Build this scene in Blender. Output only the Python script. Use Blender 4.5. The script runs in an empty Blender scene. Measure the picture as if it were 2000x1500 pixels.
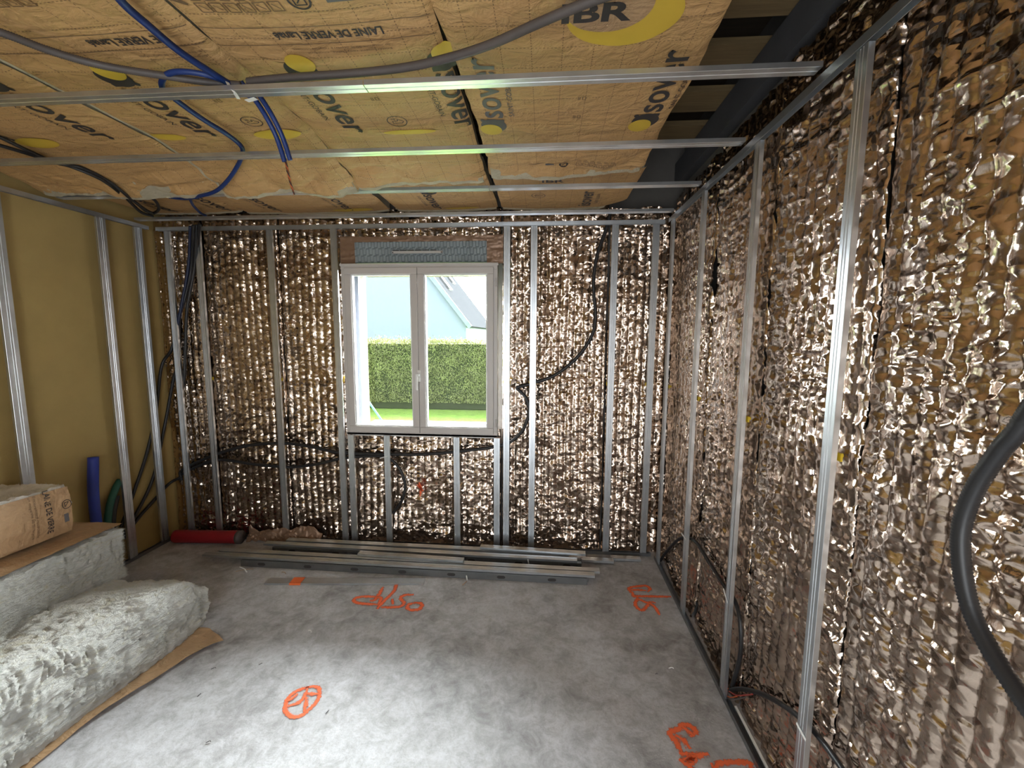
import bpy, bmesh, math, random
import numpy as np
from mathutils import Matrix, Vector
SC = bpy.context.scene; COL = SC.collection
random.seed(7); RNG = np.random.default_rng(11)

# ------------------------------------------------------------------ camera
FPX, YAW, PITCH, ROLL = 837.3, .0758, .1128, .0050
CAM = np.array([0, 0, 1.6842])
def cam_axes():
    cy, sy, cp, sp = math.cos(YAW), math.sin(YAW), math.cos(PITCH), math.sin(PITCH)
    f = np.array([-sy*cp, cy*cp, -sp]); r = np.array([cy, sy, 0.]); u = np.cross(r, f)
    return r*math.cos(ROLL)+u*math.sin(ROLL), -r*math.sin(ROLL)+u*math.cos(ROLL), f
CR, CU, CF = cam_axes()
def at(px, py, ax, v):
    """the room point on the plane axis[ax] = v that the photograph shows at pixel px, py"""
    d = CF + CR*(px-1000)/FPX - CU*(py-750)/FPX
    return CAM + d*((v-CAM[ax])/d[ax])
cd = bpy.data.cameras.new('camera'); cam = bpy.data.objects.new('camera', cd); COL.objects.link(cam)
M = Matrix.Identity(4)
for i in range(3):
    M[i][0], M[i][1], M[i][2], M[i][3] = CR[i], CU[i], -CF[i], CAM[i]
cam.matrix_world = M
cd.sensor_width = 36; cd.lens = FPX/2000*36; cd.clip_start = .05; cd.clip_end = 200
SC.camera = cam

# ------------------------------------------------------------------ light
SKY_FRONT, SKY_BACK = 26.0, 1.6
SC.view_settings.view_transform = 'Standard'; SC.view_settings.look = 'None'
SC.view_settings.exposure = 2.12; SC.view_settings.gamma = 1; SC.view_settings.use_curve_mapping = False
world = bpy.data.worlds.new('sky'); SC.world = world; world.use_nodes = True
nt = world.node_tree; nt.nodes.clear()
wo = nt.nodes.new('ShaderNodeOutputWorld'); bg = nt.nodes.new('ShaderNodeBackground')
tc = nt.nodes.new('ShaderNodeTexCoord'); sx = nt.nodes.new('ShaderNodeSeparateXYZ')
mr = nt.nodes.new('ShaderNodeMapRange'); mr.inputs[1].default_value = .68; mr.inputs[2].default_value = .25
mr.inputs[3].default_value = SKY_FRONT; mr.inputs[4].default_value = SKY_BACK
nt.links.new(tc.outputs['Generated'], sx.inputs[0]); nt.links.new(sx.outputs['Y'], mr.inputs[0])
bg.inputs[0].default_value = (.93, .97, 1.0, 1)
nt.links.new(mr.outputs[0], bg.inputs[1]); nt.links.new(bg.outputs[0], wo.inputs[0])
try: world.cycles.sampling_method = 'AUTOMATIC'
except Exception: pass
def portal(name, loc, rot, sx_, sy_):
    l = bpy.data.lights.new(name, 'AREA'); l.shape = 'RECTANGLE'; l.size = sx_; l.size_y = sy_
    l.cycles.is_portal = True
    o = bpy.data.objects.new(name, l); o.location = loc; o.rotation_euler = rot; COL.objects.link(o)
portal('window_daylight', (-.95, 3.62, 1.55), (-math.pi/2, 0, 0), 1.3, 1.4)
portal('rear_fill_opening', (-.30, -1.42, 1.1), (math.pi/2, 0, 0), 1.4, 2.25)  # portal of the unseen rear opening, which is added as fill

# ------------------------------------------------------------------ materials
def new_mat(name):
    m = bpy.data.materials.new(name); m.use_nodes = True
    return m, m.node_tree, m.node_tree.nodes['Principled BSDF']
def N(nt, typ, **kw):
    n = nt.nodes.new(typ)
    for k, v in kw.items():
        if isinstance(k, str) and hasattr(n, k): setattr(n, k, v)
    return n
def noise(nt, scale, detail=4, rough=.55, vec=None, dist=0):
    n = nt.nodes.new('ShaderNodeTexNoise'); n.inputs['Scale'].default_value = scale
    n.inputs['Detail'].default_value = detail; n.inputs['Roughness'].default_value = rough
    n.inputs['Distortion'].default_value = dist
    if vec is not None: nt.links.new(vec, n.inputs['Vector'])
    return n
def coords(nt, scale=(1, 1, 1), kind='Object'):
    t = nt.nodes.new('ShaderNodeTexCoord'); m = nt.nodes.new('ShaderNodeMapping'); m.inputs['Scale'].default_value = scale
    nt.links.new(t.outputs[kind], m.inputs[0]); return m.outputs[0]
def ramp(nt, fac, stops):
    r = nt.nodes.new('ShaderNodeValToRGB'); e = r.color_ramp.elements
    while len(e) < len(stops): e.new(.5)
    for el, (p, c) in zip(e, stops): el.position = p; el.color = (*c, 1) if len(c) == 3 else c
    nt.links.new(fac, r.inputs[0]); return r.outputs[0]
def bump(nt, h, strength, dist, nrm=None):
    b = nt.nodes.new('ShaderNodeBump'); b.inputs['Strength'].default_value = strength; b.inputs['Distance'].default_value = dist
    nt.links.new(h, b.inputs['Height'])
    if nrm is not None: nt.links.new(nrm, b.inputs['Normal'])
    return b.outputs[0]
def math_(nt, op, a, b=None, c=None):
    n = nt.nodes.new('ShaderNodeMath'); n.operation = op
    for i, v in enumerate((a, b, c)):
        if v is None: continue
        if isinstance(v, (int, float)): n.inputs[i].default_value = v
        else: nt.links.new(v, n.inputs[i])
    return n.outputs[0]
def mixc(nt, fac, a, b, blend='MIX'):
    n = nt.nodes.new('ShaderNodeMix'); n.data_type = 'RGBA'; n.blend_type = blend
    for i, v in ((0, fac), (6, a), (7, b)):
        if isinstance(v, (int, float)): n.inputs[i].default_value = v
        elif isinstance(v, tuple): n.inputs[i].default_value = (*v, 1)
        else: nt.links.new(v, n.inputs[i])
    return n.outputs[2]
def simple(name, col, rough=.6, metal=0, bscale=0, bstr=.2, bdist=.002, var=.12, vscale=6):
    m, nt, p = new_mat(name); v = coords(nt)
    n = noise(nt, vscale, 5, .6, v)
    c = ramp(nt, n.outputs[0], [(.3, tuple(x*(1-var) for x in col)), (.7, tuple(min(1, x*(1+var)) for x in col))])
    nt.links.new(c, p.inputs['Base Color']); p.inputs['Roughness'].default_value = rough; p.inputs['Metallic'].default_value = metal
    if bscale:
        b = noise(nt, bscale, 4, .6, v); nt.links.new(bump(nt, b.outputs[0], bstr, bdist), p.inputs['Normal'])
    return m

def make_foil(name, vertical_axis='Z', tint=(.66, .53, .435), cell=(34, 34, 62), tilt=.46):
    m, nt, p = new_mat(name)
    v = coords(nt, cell); wv = noise(nt, 8, 2, .5, coords(nt)); 
    va = nt.nodes.new('ShaderNodeVectorMath'); va.operation = 'MULTIPLY_ADD'
    nt.links.new(wv.outputs['Color'], va.inputs[0]); va.inputs[1].default_value = (2.2, 2.2, 2.2); nt.links.new(v, va.inputs[2])
    vo = nt.nodes.new('ShaderNodeTexVoronoi'); nt.links.new(va.outputs[0], vo.inputs['Vector']); vo.inputs['Scale'].default_value = 1
    vo.feature = 'SMOOTH_F1'; vo.inputs['Smoothness'].default_value = .25
    s = nt.nodes.new('ShaderNodeVectorMath'); s.operation = 'SUBTRACT'; nt.links.new(vo.outputs['Color'], s.inputs[0]); s.inputs[1].default_value = (.5, .5, .5)
    # larger folds too
    v2 = nt.nodes.new('ShaderNodeTexVoronoi'); v2.feature = 'F1'; nt.links.new(va.outputs[0], v2.inputs['Vector']); v2.inputs['Scale'].default_value = .37
    s2 = nt.nodes.new('ShaderNodeVectorMath'); s2.operation = 'SUBTRACT'; nt.links.new(v2.outputs['Color'], s2.inputs[0]); s2.inputs[1].default_value = (.5, .5, .5)
    k = nt.nodes.new('ShaderNodeVectorMath'); k.operation = 'SCALE'; nt.links.new(s.outputs[0], k.inputs[0]); k.inputs['Scale'].default_value = tilt
    k2 = nt.nodes.new('ShaderNodeVectorMath'); k2.operation = 'SCALE'; nt.links.new(s2.outputs[0], k2.inputs[0]); k2.inputs['Scale'].default_value = tilt*.55
    g = nt.nodes.new('ShaderNodeNewGeometry')
    a = nt.nodes.new('ShaderNodeVectorMath'); a.operation = 'ADD'; nt.links.new(g.outputs['Normal'], a.inputs[0]); nt.links.new(k.outputs[0], a.inputs[1])
    a2 = nt.nodes.new('ShaderNodeVectorMath'); a2.operation = 'ADD'; nt.links.new(a.outputs[0], a2.inputs[0]); nt.links.new(k2.outputs[0], a2.inputs[1])
    nn = nt.nodes.new('ShaderNodeVectorMath'); nn.operation = 'NORMALIZE'; nt.links.new(a2.outputs[0], nn.inputs[0])
    fine = noise(nt, 180, 3, .6, coords(nt, (1, 1, .6)))
    nt.links.new(bump(nt, fine.outputs[0], .25, .0015, nn.outputs[0]), p.inputs['Normal'])
    t = noise(nt, 5, 3, .5, coords(nt))
    c = ramp(nt, t.outputs[0], [(.3, tuple(x*.85 for x in tint)), (.75, tint)])
    nt.links.new(c, p.inputs['Base Color']); p.inputs['Metallic'].default_value = 1; p.inputs['Roughness'].default_value = .18
    return m

def make_floor():
    m, nt, p = new_mat('concrete_screed'); v = coords(nt)
    a = noise(nt, 1.6, 6, .62, v, .4); b = noise(nt, 11, 8, .72, v, .5); c = noise(nt, 55, 5, .7, v)
    s = math_(nt, 'ADD', math_(nt, 'MULTIPLY', a.outputs[0], .45), math_(nt, 'MULTIPLY', b.outputs[0], .55))
    col = ramp(nt, s, [(.36, (.23, .222, .22)), (.45, (.38, .375, .38)), (.52, (.50, .50, .515)), (.62, (.62, .62, .645))])
    col = mixc(nt, ramp(nt, c.outputs[0], [(.45, (.0,)*3), (.75, (.5,)*3)]), col, (.26, .245, .235))
    nt.links.new(col, p.inputs['Base Color'])
    r = ramp(nt, b.outputs[0], [(.3, (.55,)*3), (.7, (.8,)*3)]); nt.links.new(r, p.inputs['Roughness'])
    h = math_(nt, 'ADD', math_(nt, 'MULTIPLY', b.outputs[0], .6), math_(nt, 'MULTIPLY', c.outputs[0], .4))
    nt.links.new(bump(nt, h, .8, .006), p.inputs['Normal']); return m

def make_kraft(name, col=(.54, .325, .135), grid=True):
    m, nt, p = new_mat(name); v = coords(nt)
    a = noise(nt, 3, 5, .6, v); b = noise(nt, 60, 4, .7, v)
    c = ramp(nt, a.outputs[0], [(.3, tuple(x*.86 for x in col)), (.7, tuple(x*1.08 for x in col))])
    c = mixc(nt, math_(nt, 'MULTIPLY', b.outputs[0], .25), c, tuple(x*.7 for x in col))
    if grid:
        sp = nt.nodes.new('ShaderNodeSeparateXYZ'); nt.links.new(v, sp.inputs[0])
        def line(axis, other, per=.1):
            f = math_(nt, 'FRACT', math_(nt, 'DIVIDE', sp.outputs[axis], per))
            d = math_(nt, 'ABSOLUTE', math_(nt, 'SUBTRACT', f, .5))
            on = math_(nt, 'LESS_THAN', d, .015)
            g = math_(nt, 'FRACT', math_(nt, 'DIVIDE', sp.outputs[other], .0125))
            return math_(nt, 'MULTIPLY', on, math_(nt, 'LESS_THAN', g, .55))
        l = math_(nt, 'MAXIMUM', line(0, 1), line(1, 0))
        brk = noise(nt, 2.2, 2, .5, v)
        l = math_(nt, 'MULTIPLY', l, math_(nt, 'MULTIPLY', math_(nt, 'GREATER_THAN', brk.outputs[0], .40), .85))
        c = mixc(nt, l, c, (.16, .085, .035))
    nt.links.new(c, p.inputs['Base Color']); p.inputs['Roughness'].default_value = .62
    w = noise(nt, 14, 5, .55, v, 1.2); w2 = noise(nt, 4, 3, .5, coords(nt, (1, 2.5, 1)), 2)
    h = math_(nt, 'ADD', w.outputs[0], w2.outputs[0])
    nt.links.new(bump(nt, h, .8, .016), p.inputs['Normal']); return m

def make_wool(name, col=(.93, .915, .86)):
    m, nt, p = new_mat(name); v = coords(nt, (3, 3, 14)); 
    a = noise(nt, 3, 7, .75, v, 1.5); b = noise(nt, 22, 6, .8, coords(nt, (1, 1, 2.2)), 2)
    c = ramp(nt, a.outputs[0], [(.28, tuple(x*k for x, k in zip(col, (.93, .88, .72)))), (.5, col), (.75, tuple(min(1, x*1.08) for x in col))])
    nt.links.new(c, p.inputs['Base Color']); p.inputs['Roughness'].default_value = .95
    h = math_(nt, 'ADD', a.outputs[0], math_(nt, 'MULTIPLY', b.outputs[0], .7))
    nt.links.new(bump(nt, h, 1, .03), p.inputs['Normal']); return m

def make_steel(name, col=(.60, .63, .66), rough=.33):
    m, nt, p = new_mat(name); v2 = coords(nt)
    a = noise(nt, 26, 3, .6, v2); b = noise(nt, 9, 4, .6, v2)
    c = ramp(nt, b.outputs[0], [(.3, tuple(x*.86 for x in col)), (.7, tuple(x*1.06 for x in col))])
    nt.links.new(c, p.inputs['Base Color']); p.inputs['Metallic'].default_value = .92
    p.inputs['Roughness'].default_value = rough
    return m

def make_paint():
    m, nt, p = new_mat('orange_marking_paint'); v = coords(nt)
    n = noise(nt, 90, 4, .7, v); t = nt.nodes.new('ShaderNodeUVMap'); t.uv_map = 'UVMap'
    s = nt.nodes.new('ShaderNodeSeparateXYZ'); nt.links.new(t.outputs[0], s.inputs[0])
    e = math_(nt, 'ABSOLUTE', math_(nt, 'SUBTRACT', s.outputs[1], .5))           # 0 centre .. .5 edge
    k = math_(nt, 'SUBTRACT', 1.12, math_(nt, 'MULTIPLY', e, 2.1))
    al = math_(nt, 'ADD', k, math_(nt, 'MULTIPLY', math_(nt, 'SUBTRACT', n.outputs[0], .5), 2.2))
    mr = nt.nodes.new('ShaderNodeMapRange'); nt.links.new(al, mr.inputs[0]); mr.inputs[1].default_value = .15; mr.inputs[2].default_value = .6
    mr.inputs[4].default_value = .93
    nt.links.new(mr.outputs[0], p.inputs['Alpha'])
    p.inputs['Base Color'].default_value = (.92, .16, .045, 1); p.inputs['Roughness'].default_value = .75; return m

def make_glass():
    m = bpy.data.materials.new('window_glass'); m.use_nodes = True; nt = m.node_tree; nt.nodes.clear()
    o = nt.nodes.new('ShaderNodeOutputMaterial'); t = nt.nodes.new('ShaderNodeBsdfTransparent'); g = nt.nodes.new('ShaderNodeBsdfGlossy')
    g.inputs['Roughness'].default_value = .02; t.inputs[0].default_value = (.95, .97, .96, 1)
    f = nt.nodes.new('ShaderNodeFresnel'); f.inputs[0].default_value = 1.45; x = nt.nodes.new('ShaderNodeMixShader')
    nt.links.new(f.outputs[0], x.inputs[0]); nt.links.new(t.outputs[0], x.inputs[1]); nt.links.new(g.outputs[0], x.inputs[2]); nt.links.new(x.outputs[0], o.inputs[0])
    return m

def make_wood(name, col):
    m, nt, p = new_mat(name); v = coords(nt, (1.2, 22, 22))
    a = noise(nt, 2.5, 6, .65, v, .8)
    nt.links.new(ramp(nt, a.outputs[0], [(.3, tuple(x*.6 for x in col)), (.7, col)]), p.inputs['Base Color'])
    p.inputs['Roughness'].default_value = .75; nt.links.new(bump(nt, a.outputs[0], .3, .002), p.inputs['Normal']); return m

FOIL = make_foil('copper_toned_foil'); FOILR = FOIL
FLOOR = make_floor(); KRAFT = make_kraft('printed_kraft_paper'); KRAFT_PLAIN = make_kraft('kraft_paper', (.44, .28, .15), False)
KRAFT_BOX = make_kraft('kraft_paper_pale', (.47, .30, .16), False)
WOOL = make_wool('glass_wool'); WOOL_CEIL = make_wool('glass_wool_ceiling', (.78, .70, .52)); STEEL = make_steel('galvanised_steel'); STEEL_DARK = make_steel('galvanised_steel_dull', (.27, .28, .29), .36)
INK = simple('black_ink', (.035, .03, .03), .6); INK_FADED = simple('faded_brown_ink', (.16, .095, .05), .65); YELLOW = simple('yellow_ink', (.62, .42, .045), .6, var=.06)
INK_GREY = simple('grey_ink', (.12, .115, .12), .6)
PAINT = make_paint(); GLASS = make_glass()
PVC = simple('white_pvc', (.56, .53, .51), .35, var=.02)
TAN = simple('tan_wall_board', (.44, .32, .12), .9, bscale=90, bstr=.25, bdist=.002, var=.09, vscale=2.2)
BLACKP = simple('black_plastic', (.018, .018, .02), .42); GREYP = simple('grey_brown_plastic', (.095, .08, .075), .5)
BLUEP = simple('blue_plastic', (.010, .036, .17), .42); DARKBLUE = simple('dark_blue_plastic', (.008, .016, .055), .45)
BLUEPIPE = simple('blue_pipe_plastic', (.03, .055, .36), .45); GREENP = simple('green_plastic', (.02, .11, .075), .5)
REDP = simple('red_plastic', (.30, .012, .02), .45); WHITEP = simple('white_plastic', (.8, .8, .78), .4, var=.02)
YELP = simple('yellow_plastic', (.62, .42, .02), .5); ORANGEP = simple('orange_tape', (.85, .17, .04), .6)
WIRE = simple('orange_wire', (.55, .12, .03), .5)
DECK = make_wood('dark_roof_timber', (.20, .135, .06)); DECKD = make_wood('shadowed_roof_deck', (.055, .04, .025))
PLATE = simple('dark_grey_membrane', (.06, .06, .065), .7)
PLASTER = simple('bare_plaster', (.58, .55, .50), .9, bscale=60, bstr=.2)
RENDER_ = simple('beige_render', (.11, .092, .062), .95, bscale=120, bstr=.5)
ROOM_DARK = simple('concrete_block', (.12, .11, .10), .95, bscale=40)
BROWN_TAPE = simple('brown_foil_tape', (.27, .165, .105), .4, .35, bscale=30, bstr=.5, bdist=.004)
PALEBLUE = simple('pale_blue_render', (.195, .225, .305), .95, var=.03); SLATE = simple('pale_slate', (.034, .035, .038), 1, var=.35, vscale=9); SLATE.node_tree.nodes['Principled BSDF'].inputs['Specular IOR Level'].default_value = 0

# ------------------------------------------------------------------ mesh helpers
def link(o):
    COL.objects.link(o); return o
def wloc(o):
    v = np.zeros(3)
    while o is not None: v += np.array(o.location); o = o.parent
    return v
def mesh_np(name, V, F, mats, midx=None, smooth=False, uv=None):
    me = bpy.data.meshes.new(name); V = np.asarray(V, float)
    if isinstance(F, np.ndarray) and F.dtype != object:
        n, k = F.shape; me.vertices.add(len(V)); me.vertices.foreach_set('co', V.ravel().astype(np.float32))
        me.loops.add(n*k); me.loops.foreach_set('vertex_index', F.ravel().astype(np.int32))
        me.polygons.add(n); me.polygons.foreach_set('loop_start', (np.arange(n)*k).astype(np.int32))
        try: me.polygons.foreach_set('loop_total', np.full(n, k, np.int32))
        except Exception: pass
        me.update(calc_edges=True); me.validate()
    else:
        me.from_pydata([tuple(v) for v in V], [], [tuple(int(i) for i in f) for f in F]); me.update()
    for m in (mats if isinstance(mats, (list, tuple)) else [mats]): me.materials.append(m)
    if midx is not None: me.polygons.foreach_set('material_index', np.asarray(midx, np.int32))
    me.polygons.foreach_set('use_smooth', np.full(len(me.polygons), smooth))
    if uv is not None:
        l = me.uv_layers.new(name='UVMap'); idx = np.zeros(len(me.loops), np.int32); me.loops.foreach_get('vertex_index', idx)
        l.data.foreach_set('uv', np.asarray(uv, np.float32)[idx].ravel())
    return me
def obj(name, V, F, mats, parent=None, loc=None, label=None, cat=None, group=None, kind=None, midx=None, smooth=False, uv=None):
    """one mesh object; V in room coordinates"""
    V = np.asarray(V, float)
    if parent is None and loc is None:
        loc = np.array([(V[:, 0].min()+V[:, 0].max())/2, (V[:, 1].min()+V[:, 1].max())/2, V[:, 2].min()])
    base = wloc(parent) if parent is not None else np.array(loc, float)
    o = bpy.data.objects.new(name, mesh_np(name, V-base, F, mats, midx, smooth, uv)); link(o)
    if parent is not None: o.parent = parent
    else: o.location = base
    tag(o, label, cat, group, kind); return o
def tag(o, label=None, cat=None, group=None, kind=None):
    if label: o['label'] = label
    if cat: o['category'] = cat
    if group: o['group'] = group
    if kind: o['kind'] = kind
    return o
def thing(name, label, cat, loc, group=None, kind=None):
    o = bpy.data.objects.new(name, None); o.location = loc; o.empty_display_size = .05; link(o); return tag(o, label, cat, group, kind)
def bx(x0, x1, y0, y1, z0, z1):
    V = np.array([(x, y, z) for x in (x0, x1) for y in (y0, y1) for z in (z0, z1)], float)
    F = [(0, 1, 3, 2), (4, 6, 7, 5), (0, 4, 5, 1), (2, 3, 7, 6), (0, 2, 6, 4), (1, 5, 7, 3)]
    return V, F
def join(*parts):
    Vs, Fs, n = [], [], 0
    for V, F in parts:
        Vs.append(np.asarray(V, float)); Fs += [tuple(int(i)+n for i in f) for f in F]; n += len(V)
    return np.concatenate(Vs), Fs
def bevel_mesh(o, w=.003, seg=2):
    md = o.modifiers.new('bevel', 'BEVEL'); md.width = w; md.segments = seg; md.limit_method = 'ANGLE'; md.angle_limit = .6; return o

# value noise
T2 = RNG.random((64, 256, 256)).astype(np.float32)
def vn(x, y, s=0):
    t = T2[s % 64]; xi = np.floor(x).astype(int); yi = np.floor(y).astype(int); fx = x-xi; fy = y-yi
    fx = fx*fx*(3-2*fx); fy = fy*fy*(3-2*fy); a = xi & 255; b = yi & 255; a1 = (xi+1) & 255; b1 = (yi+1) & 255
    return (t[a, b]*(1-fx)+t[a1, b]*fx)*(1-fy)+(t[a, b1]*(1-fx)+t[a1, b1]*fx)*fy
def vn3(x, y, z, s=0):
    zi = np.floor(z).astype(int); fz = z-zi; fz = fz*fz*(3-2*fz); out = 0
    for k, w in ((0, 1-fz), (1, fz)):
        zz = (zi+k); out = out + w*vn(x+(zz*17.31) % 256, y+(zz*41.7) % 256, s)
    return out
def fbm(x, y, s=0, o=4):
    r = 0; a = .5
    for i in range(o): r = r+a*(vn(x, y, s+i)-.5)*2; x = x*2.03; y = y*2.03; a *= .5
    return r
def ridge(x, y, s=0): return 1-np.abs(2*vn(x, y, s)-1)
def gridF(nu, nv, mask=None):
    i, j = np.meshgrid(np.arange(nu-1), np.arange(nv-1), indexing='ij')
    a = (i*nv+j).ravel(); F = np.stack([a, a+nv, a+nv+1, a+1], 1)
    if mask is not None: F = F[mask.ravel()]
    return F

def foil_h(u, v, s=0, amp=1.0, pleat=.056):
    """crumple height of the quilted foil"""
    wob = fbm(u*2.2, v*.9, s+3, 2)*.35
    ph = u/pleat+wob
    pl = np.abs(np.sin(math.pi*ph))**.7
    pamp = .7+.6*vn(u*3.1, v*1.3, s+5)
    h = .0085*pl*pamp
    uu = u+.012*fbm(u*14, v*14, s+9, 2); vv = v+.014*fbm(u*11+5, v*11, s+12, 2)
    c1 = ridge(uu*19, vv*42, s+14)**2; c2 = ridge(uu*44+3, vv*88, s+17)**2; c3 = ridge(uu*9, vv*15, s+20)**2
    m = np.clip(vn(u*4.5, v*3.2, s+22)*2.2-.5, .12, 1.25)
    h = h+amp*m*(.0046*c1+.0022*c2)+amp*.006*c3
    return h-.008+.010*fbm(u*2.0, v*1.6, s+26, 3)

def foil_wall(name, label, axis, base, u0, u1, v0, v1, step, seed, hole=None, seams=(), parent=None, group='foil insulation lengths', ragged=.03, bottom=0., amp=.72):
    """axis 'y' : on the window wall (u = x), relief towards -y ; 'x' : on the right wall (u = y), relief towards -x"""
    nu = int((u1-u0)/step)+1; nv = int((v1-v0)/step)+1
    u = np.linspace(u0, u1, nu)[:, None]*np.ones((1, nv)); v = np.ones((nu, 1))*np.linspace(v0, v1, nv)[None, :]
    u = u+np.where(u > (u0+u1)/2, -1, 1)*np.clip(1-np.minimum(u-u0, u1-u)/.03, 0, 1)*.007*(fbm(v*7, v*0+u0, seed+40, 3)+.9)
    h = foil_h(u, v, seed, amp)
    for sgn, e in (((1, u0), (-1, u1)) if axis == 'y' else ((1, u0),)):                     # edges tuck in behind the studs
        d = np.abs(u-e); w = .0035+.003*vn(v*9, v*0+e, seed); h = h-.05*np.exp(-(d/w)**2)
    if bottom: h = h+bottom*np.exp(-v/.09)*(.4+1.4*vn(u*6, v*8, seed+31))
    vt = v+ragged*fbm(u*9, v*0, seed+33, 3)*np.clip((v-(v1-.15))/.15, 0, 1)
    if axis == 'y': V = np.stack([u, base-h, vt], -1)
    else: V = np.stack([base-h, u, vt], -1)
    F = gridF(nu, nv)
    if axis == 'y': F = F
    else: F = F[:, ::-1]
    o = obj(name, V.reshape(-1, 3), F, FOIL, label=label, cat='insulation', group=group, smooth=True)
    return o

def catmull(P, step):
    P = np.asarray(P, float)
    if len(P) < 3:
        n = max(2, int(np.linalg.norm(P[1]-P[0])/step)); t = np.linspace(0, 1, n)[:, None]; return P[0]*(1-t)+P[1]*t
    Q = np.vstack([2*P[0]-P[1], P, 2*P[-1]-P[-2]]); out = []
    for i in range(1, len(Q)-2):
        n = max(2, int(np.linalg.norm(Q[i+1]-Q[i])/step)); t = np.linspace(0, 1, n, endpoint=False)[:, None]
        a, b, c, d = Q[i-1], Q[i], Q[i+1], Q[i+2]
        out.append(.5*((2*b)+(c-a)*t+(2*a-5*b+4*c-d)*t*t+(-a+3*b-3*c+d)*t**3))
    out.append(P[-1:]); return np.vstack(out)
def sweep(P, r, sides=10, rib=.07, step=.0026, wall=True):
    C = catmull(P, step); n = len(C)
    T = np.gradient(C, axis=0); T /= np.linalg.norm(T, axis=1)[:, None]+1e-12
    a = np.array([0, 0, 1.]) if abs(T[0][2]) < .9 else np.array([1., 0, 0]); nrm = np.cross(T[0], a); nrm /= np.linalg.norm(nrm)
    V = []; ang = np.linspace(0, 2*math.pi, sides, endpoint=False)
    for i in range(n):
        nrm = nrm-T[i]*(nrm@T[i]); nrm /= np.linalg.norm(nrm); b = np.cross(T[i], nrm)
        rr = r*(1+(rib if i % 2 else -rib)); V.append(C[i]+rr*(np.cos(ang)[:, None]*nrm+np.sin(ang)[:, None]*b))
    V = np.vstack(V); i, j = np.meshgrid(np.arange(n-1), np.arange(sides), indexing='ij'); j2 = (j+1) % sides
    F = np.stack([(i*sides+j), (i*sides+j2), ((i+1)*sides+j2), ((i+1)*sides+j)], -1).reshape(-1, 4)
    Fl = [tuple(f) for f in F] + [tuple(range(sides))[::-1], tuple(range((n-1)*sides, n*sides))]
    return V, Fl
def conduit(name, label, pts, r, mat, cat='conduit', group=None, rib=.08, step=.0026, sides=10, parent=None):
    P = [at(*p) if len(p) == 4 else np.array(p, float) for p in pts]
    V, F = sweep(P, r, sides, rib, step)
    return obj(name, V, F, mat, label=label, cat=cat, group=group, smooth=True, parent=parent)

# thin folded sheet profile: path in (across, depth), extruded along the length
def profile_mesh(path, t, L, holes=None):
    P = np.array(path, float); n = len(P); Nn = np.zeros_like(P)
    for i in range(n):
        d = []
        if i > 0: d.append(P[i]-P[i-1])
        if i < n-1: d.append(P[i+1]-P[i])
        ns = [np.array([-e[1], e[0]])/np.linalg.norm(e) for e in d]; m = sum(ns); m /= np.linalg.norm(m)
        Nn[i] = m/max(.4, m@ns[0])
    Q = P+Nn*t; loop = np.vstack([P, Q[::-1]]); k = len(loop)
    V = np.vstack([np.c_[loop, np.zeros(k)], np.c_[loop, np.full(k, L)]])
    F = [(i, (i+1) % k, (i+1) % k+k, i+k) for i in range(k)]
    for i in range(n-1):
        F.append((i+1, i, k-1-i, k-2-i)); F.append((k+i, k+i+1, 2*k-2-i, 2*k-1-i))
    return V, F
def furring_path(w=.047, d=.018, grooves=(-.006, .006)):
    p = [(-w/2+.006, d), (-w/2, d-.001), (-w/2, .001), (-w/2+.001, 0)]
    for g in grooves: p += [(g-.0025, 0), (g-.001, .0018), (g+.001, .0018), (g+.0025, 0)]
    return p+[(w/2-.001, 0), (w/2, .001), (w/2, d-.001), (w/2-.006, d)]
def u_path(w=.021, d=.028): return [(-w/2, d), (-w/2, 0), (w/2, 0), (w/2, d)]
def placed(name, V, F, mat, loc, axes, **kw):
    """axes: room directions of the local x, y, z"""
    parent = kw.pop('parent', None)
    A = np.array(axes, float)
    W = V[:, :1]*A[0]+V[:, 1:2]*A[1]+V[:, 2:3]*A[2]+np.array(loc)
    return obj(name, W, F, mat, parent=parent, **kw)
X, Y, Z = np.eye(3)

# ------------------------------------------------------------------ the room
XR, XL, YB, H = .852, -3.035, 3.2, 2.5
KS = dict(kind='structure')
YREAR = -1.2
V, F = bx(-3.4, 1.25, YREAR-.3, 3.62, -.12, 0); floor = obj('floor', V, F, FLOOR, **KS)
# masonry behind the window wall with its opening
wx0, wx1, wz0, wz1 = -1.54, -.353, .906, 2.213
parts = [bx(-3.4, wx0+.005, 3.36, 3.6, 0, 3.1), bx(wx1-.03, 1.25, 3.36, 3.6, 0, 3.1), bx(wx0+.03, wx1-.03, 3.36, 3.6, 0, wz0+.02), bx(wx0+.03, wx1-.03, 3.36, 3.6, wz1-.03, 3.1)]
V, F = join(*parts); obj('wall_back', V, F, ROOM_DARK, **KS)
for k, q in enumerate([bx(wx0+.005, wx0+.015, 3.345, 3.61, wz0+.02, wz1-.03), bx(wx1-.040, wx1-.03, 3.345, 3.61, wz0+.02, wz1-.03), bx(wx0+.04, wx1-.04, 3.345, 3.61, wz1-.045, wz1-.03)]):
    obj('trim_%d' % (6+k), *q, RENDER_, **KS)
V, F = bx(.99, 1.25, YREAR-.1, 3.36, 0, 3.1); obj('wall_right', V, F, ROOM_DARK, **KS)
V, F = bx(-3.4, -3.105, YREAR-.1, 3.36, 0, 3.1); obj('wall_left', V, F, TAN, **KS)
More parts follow.
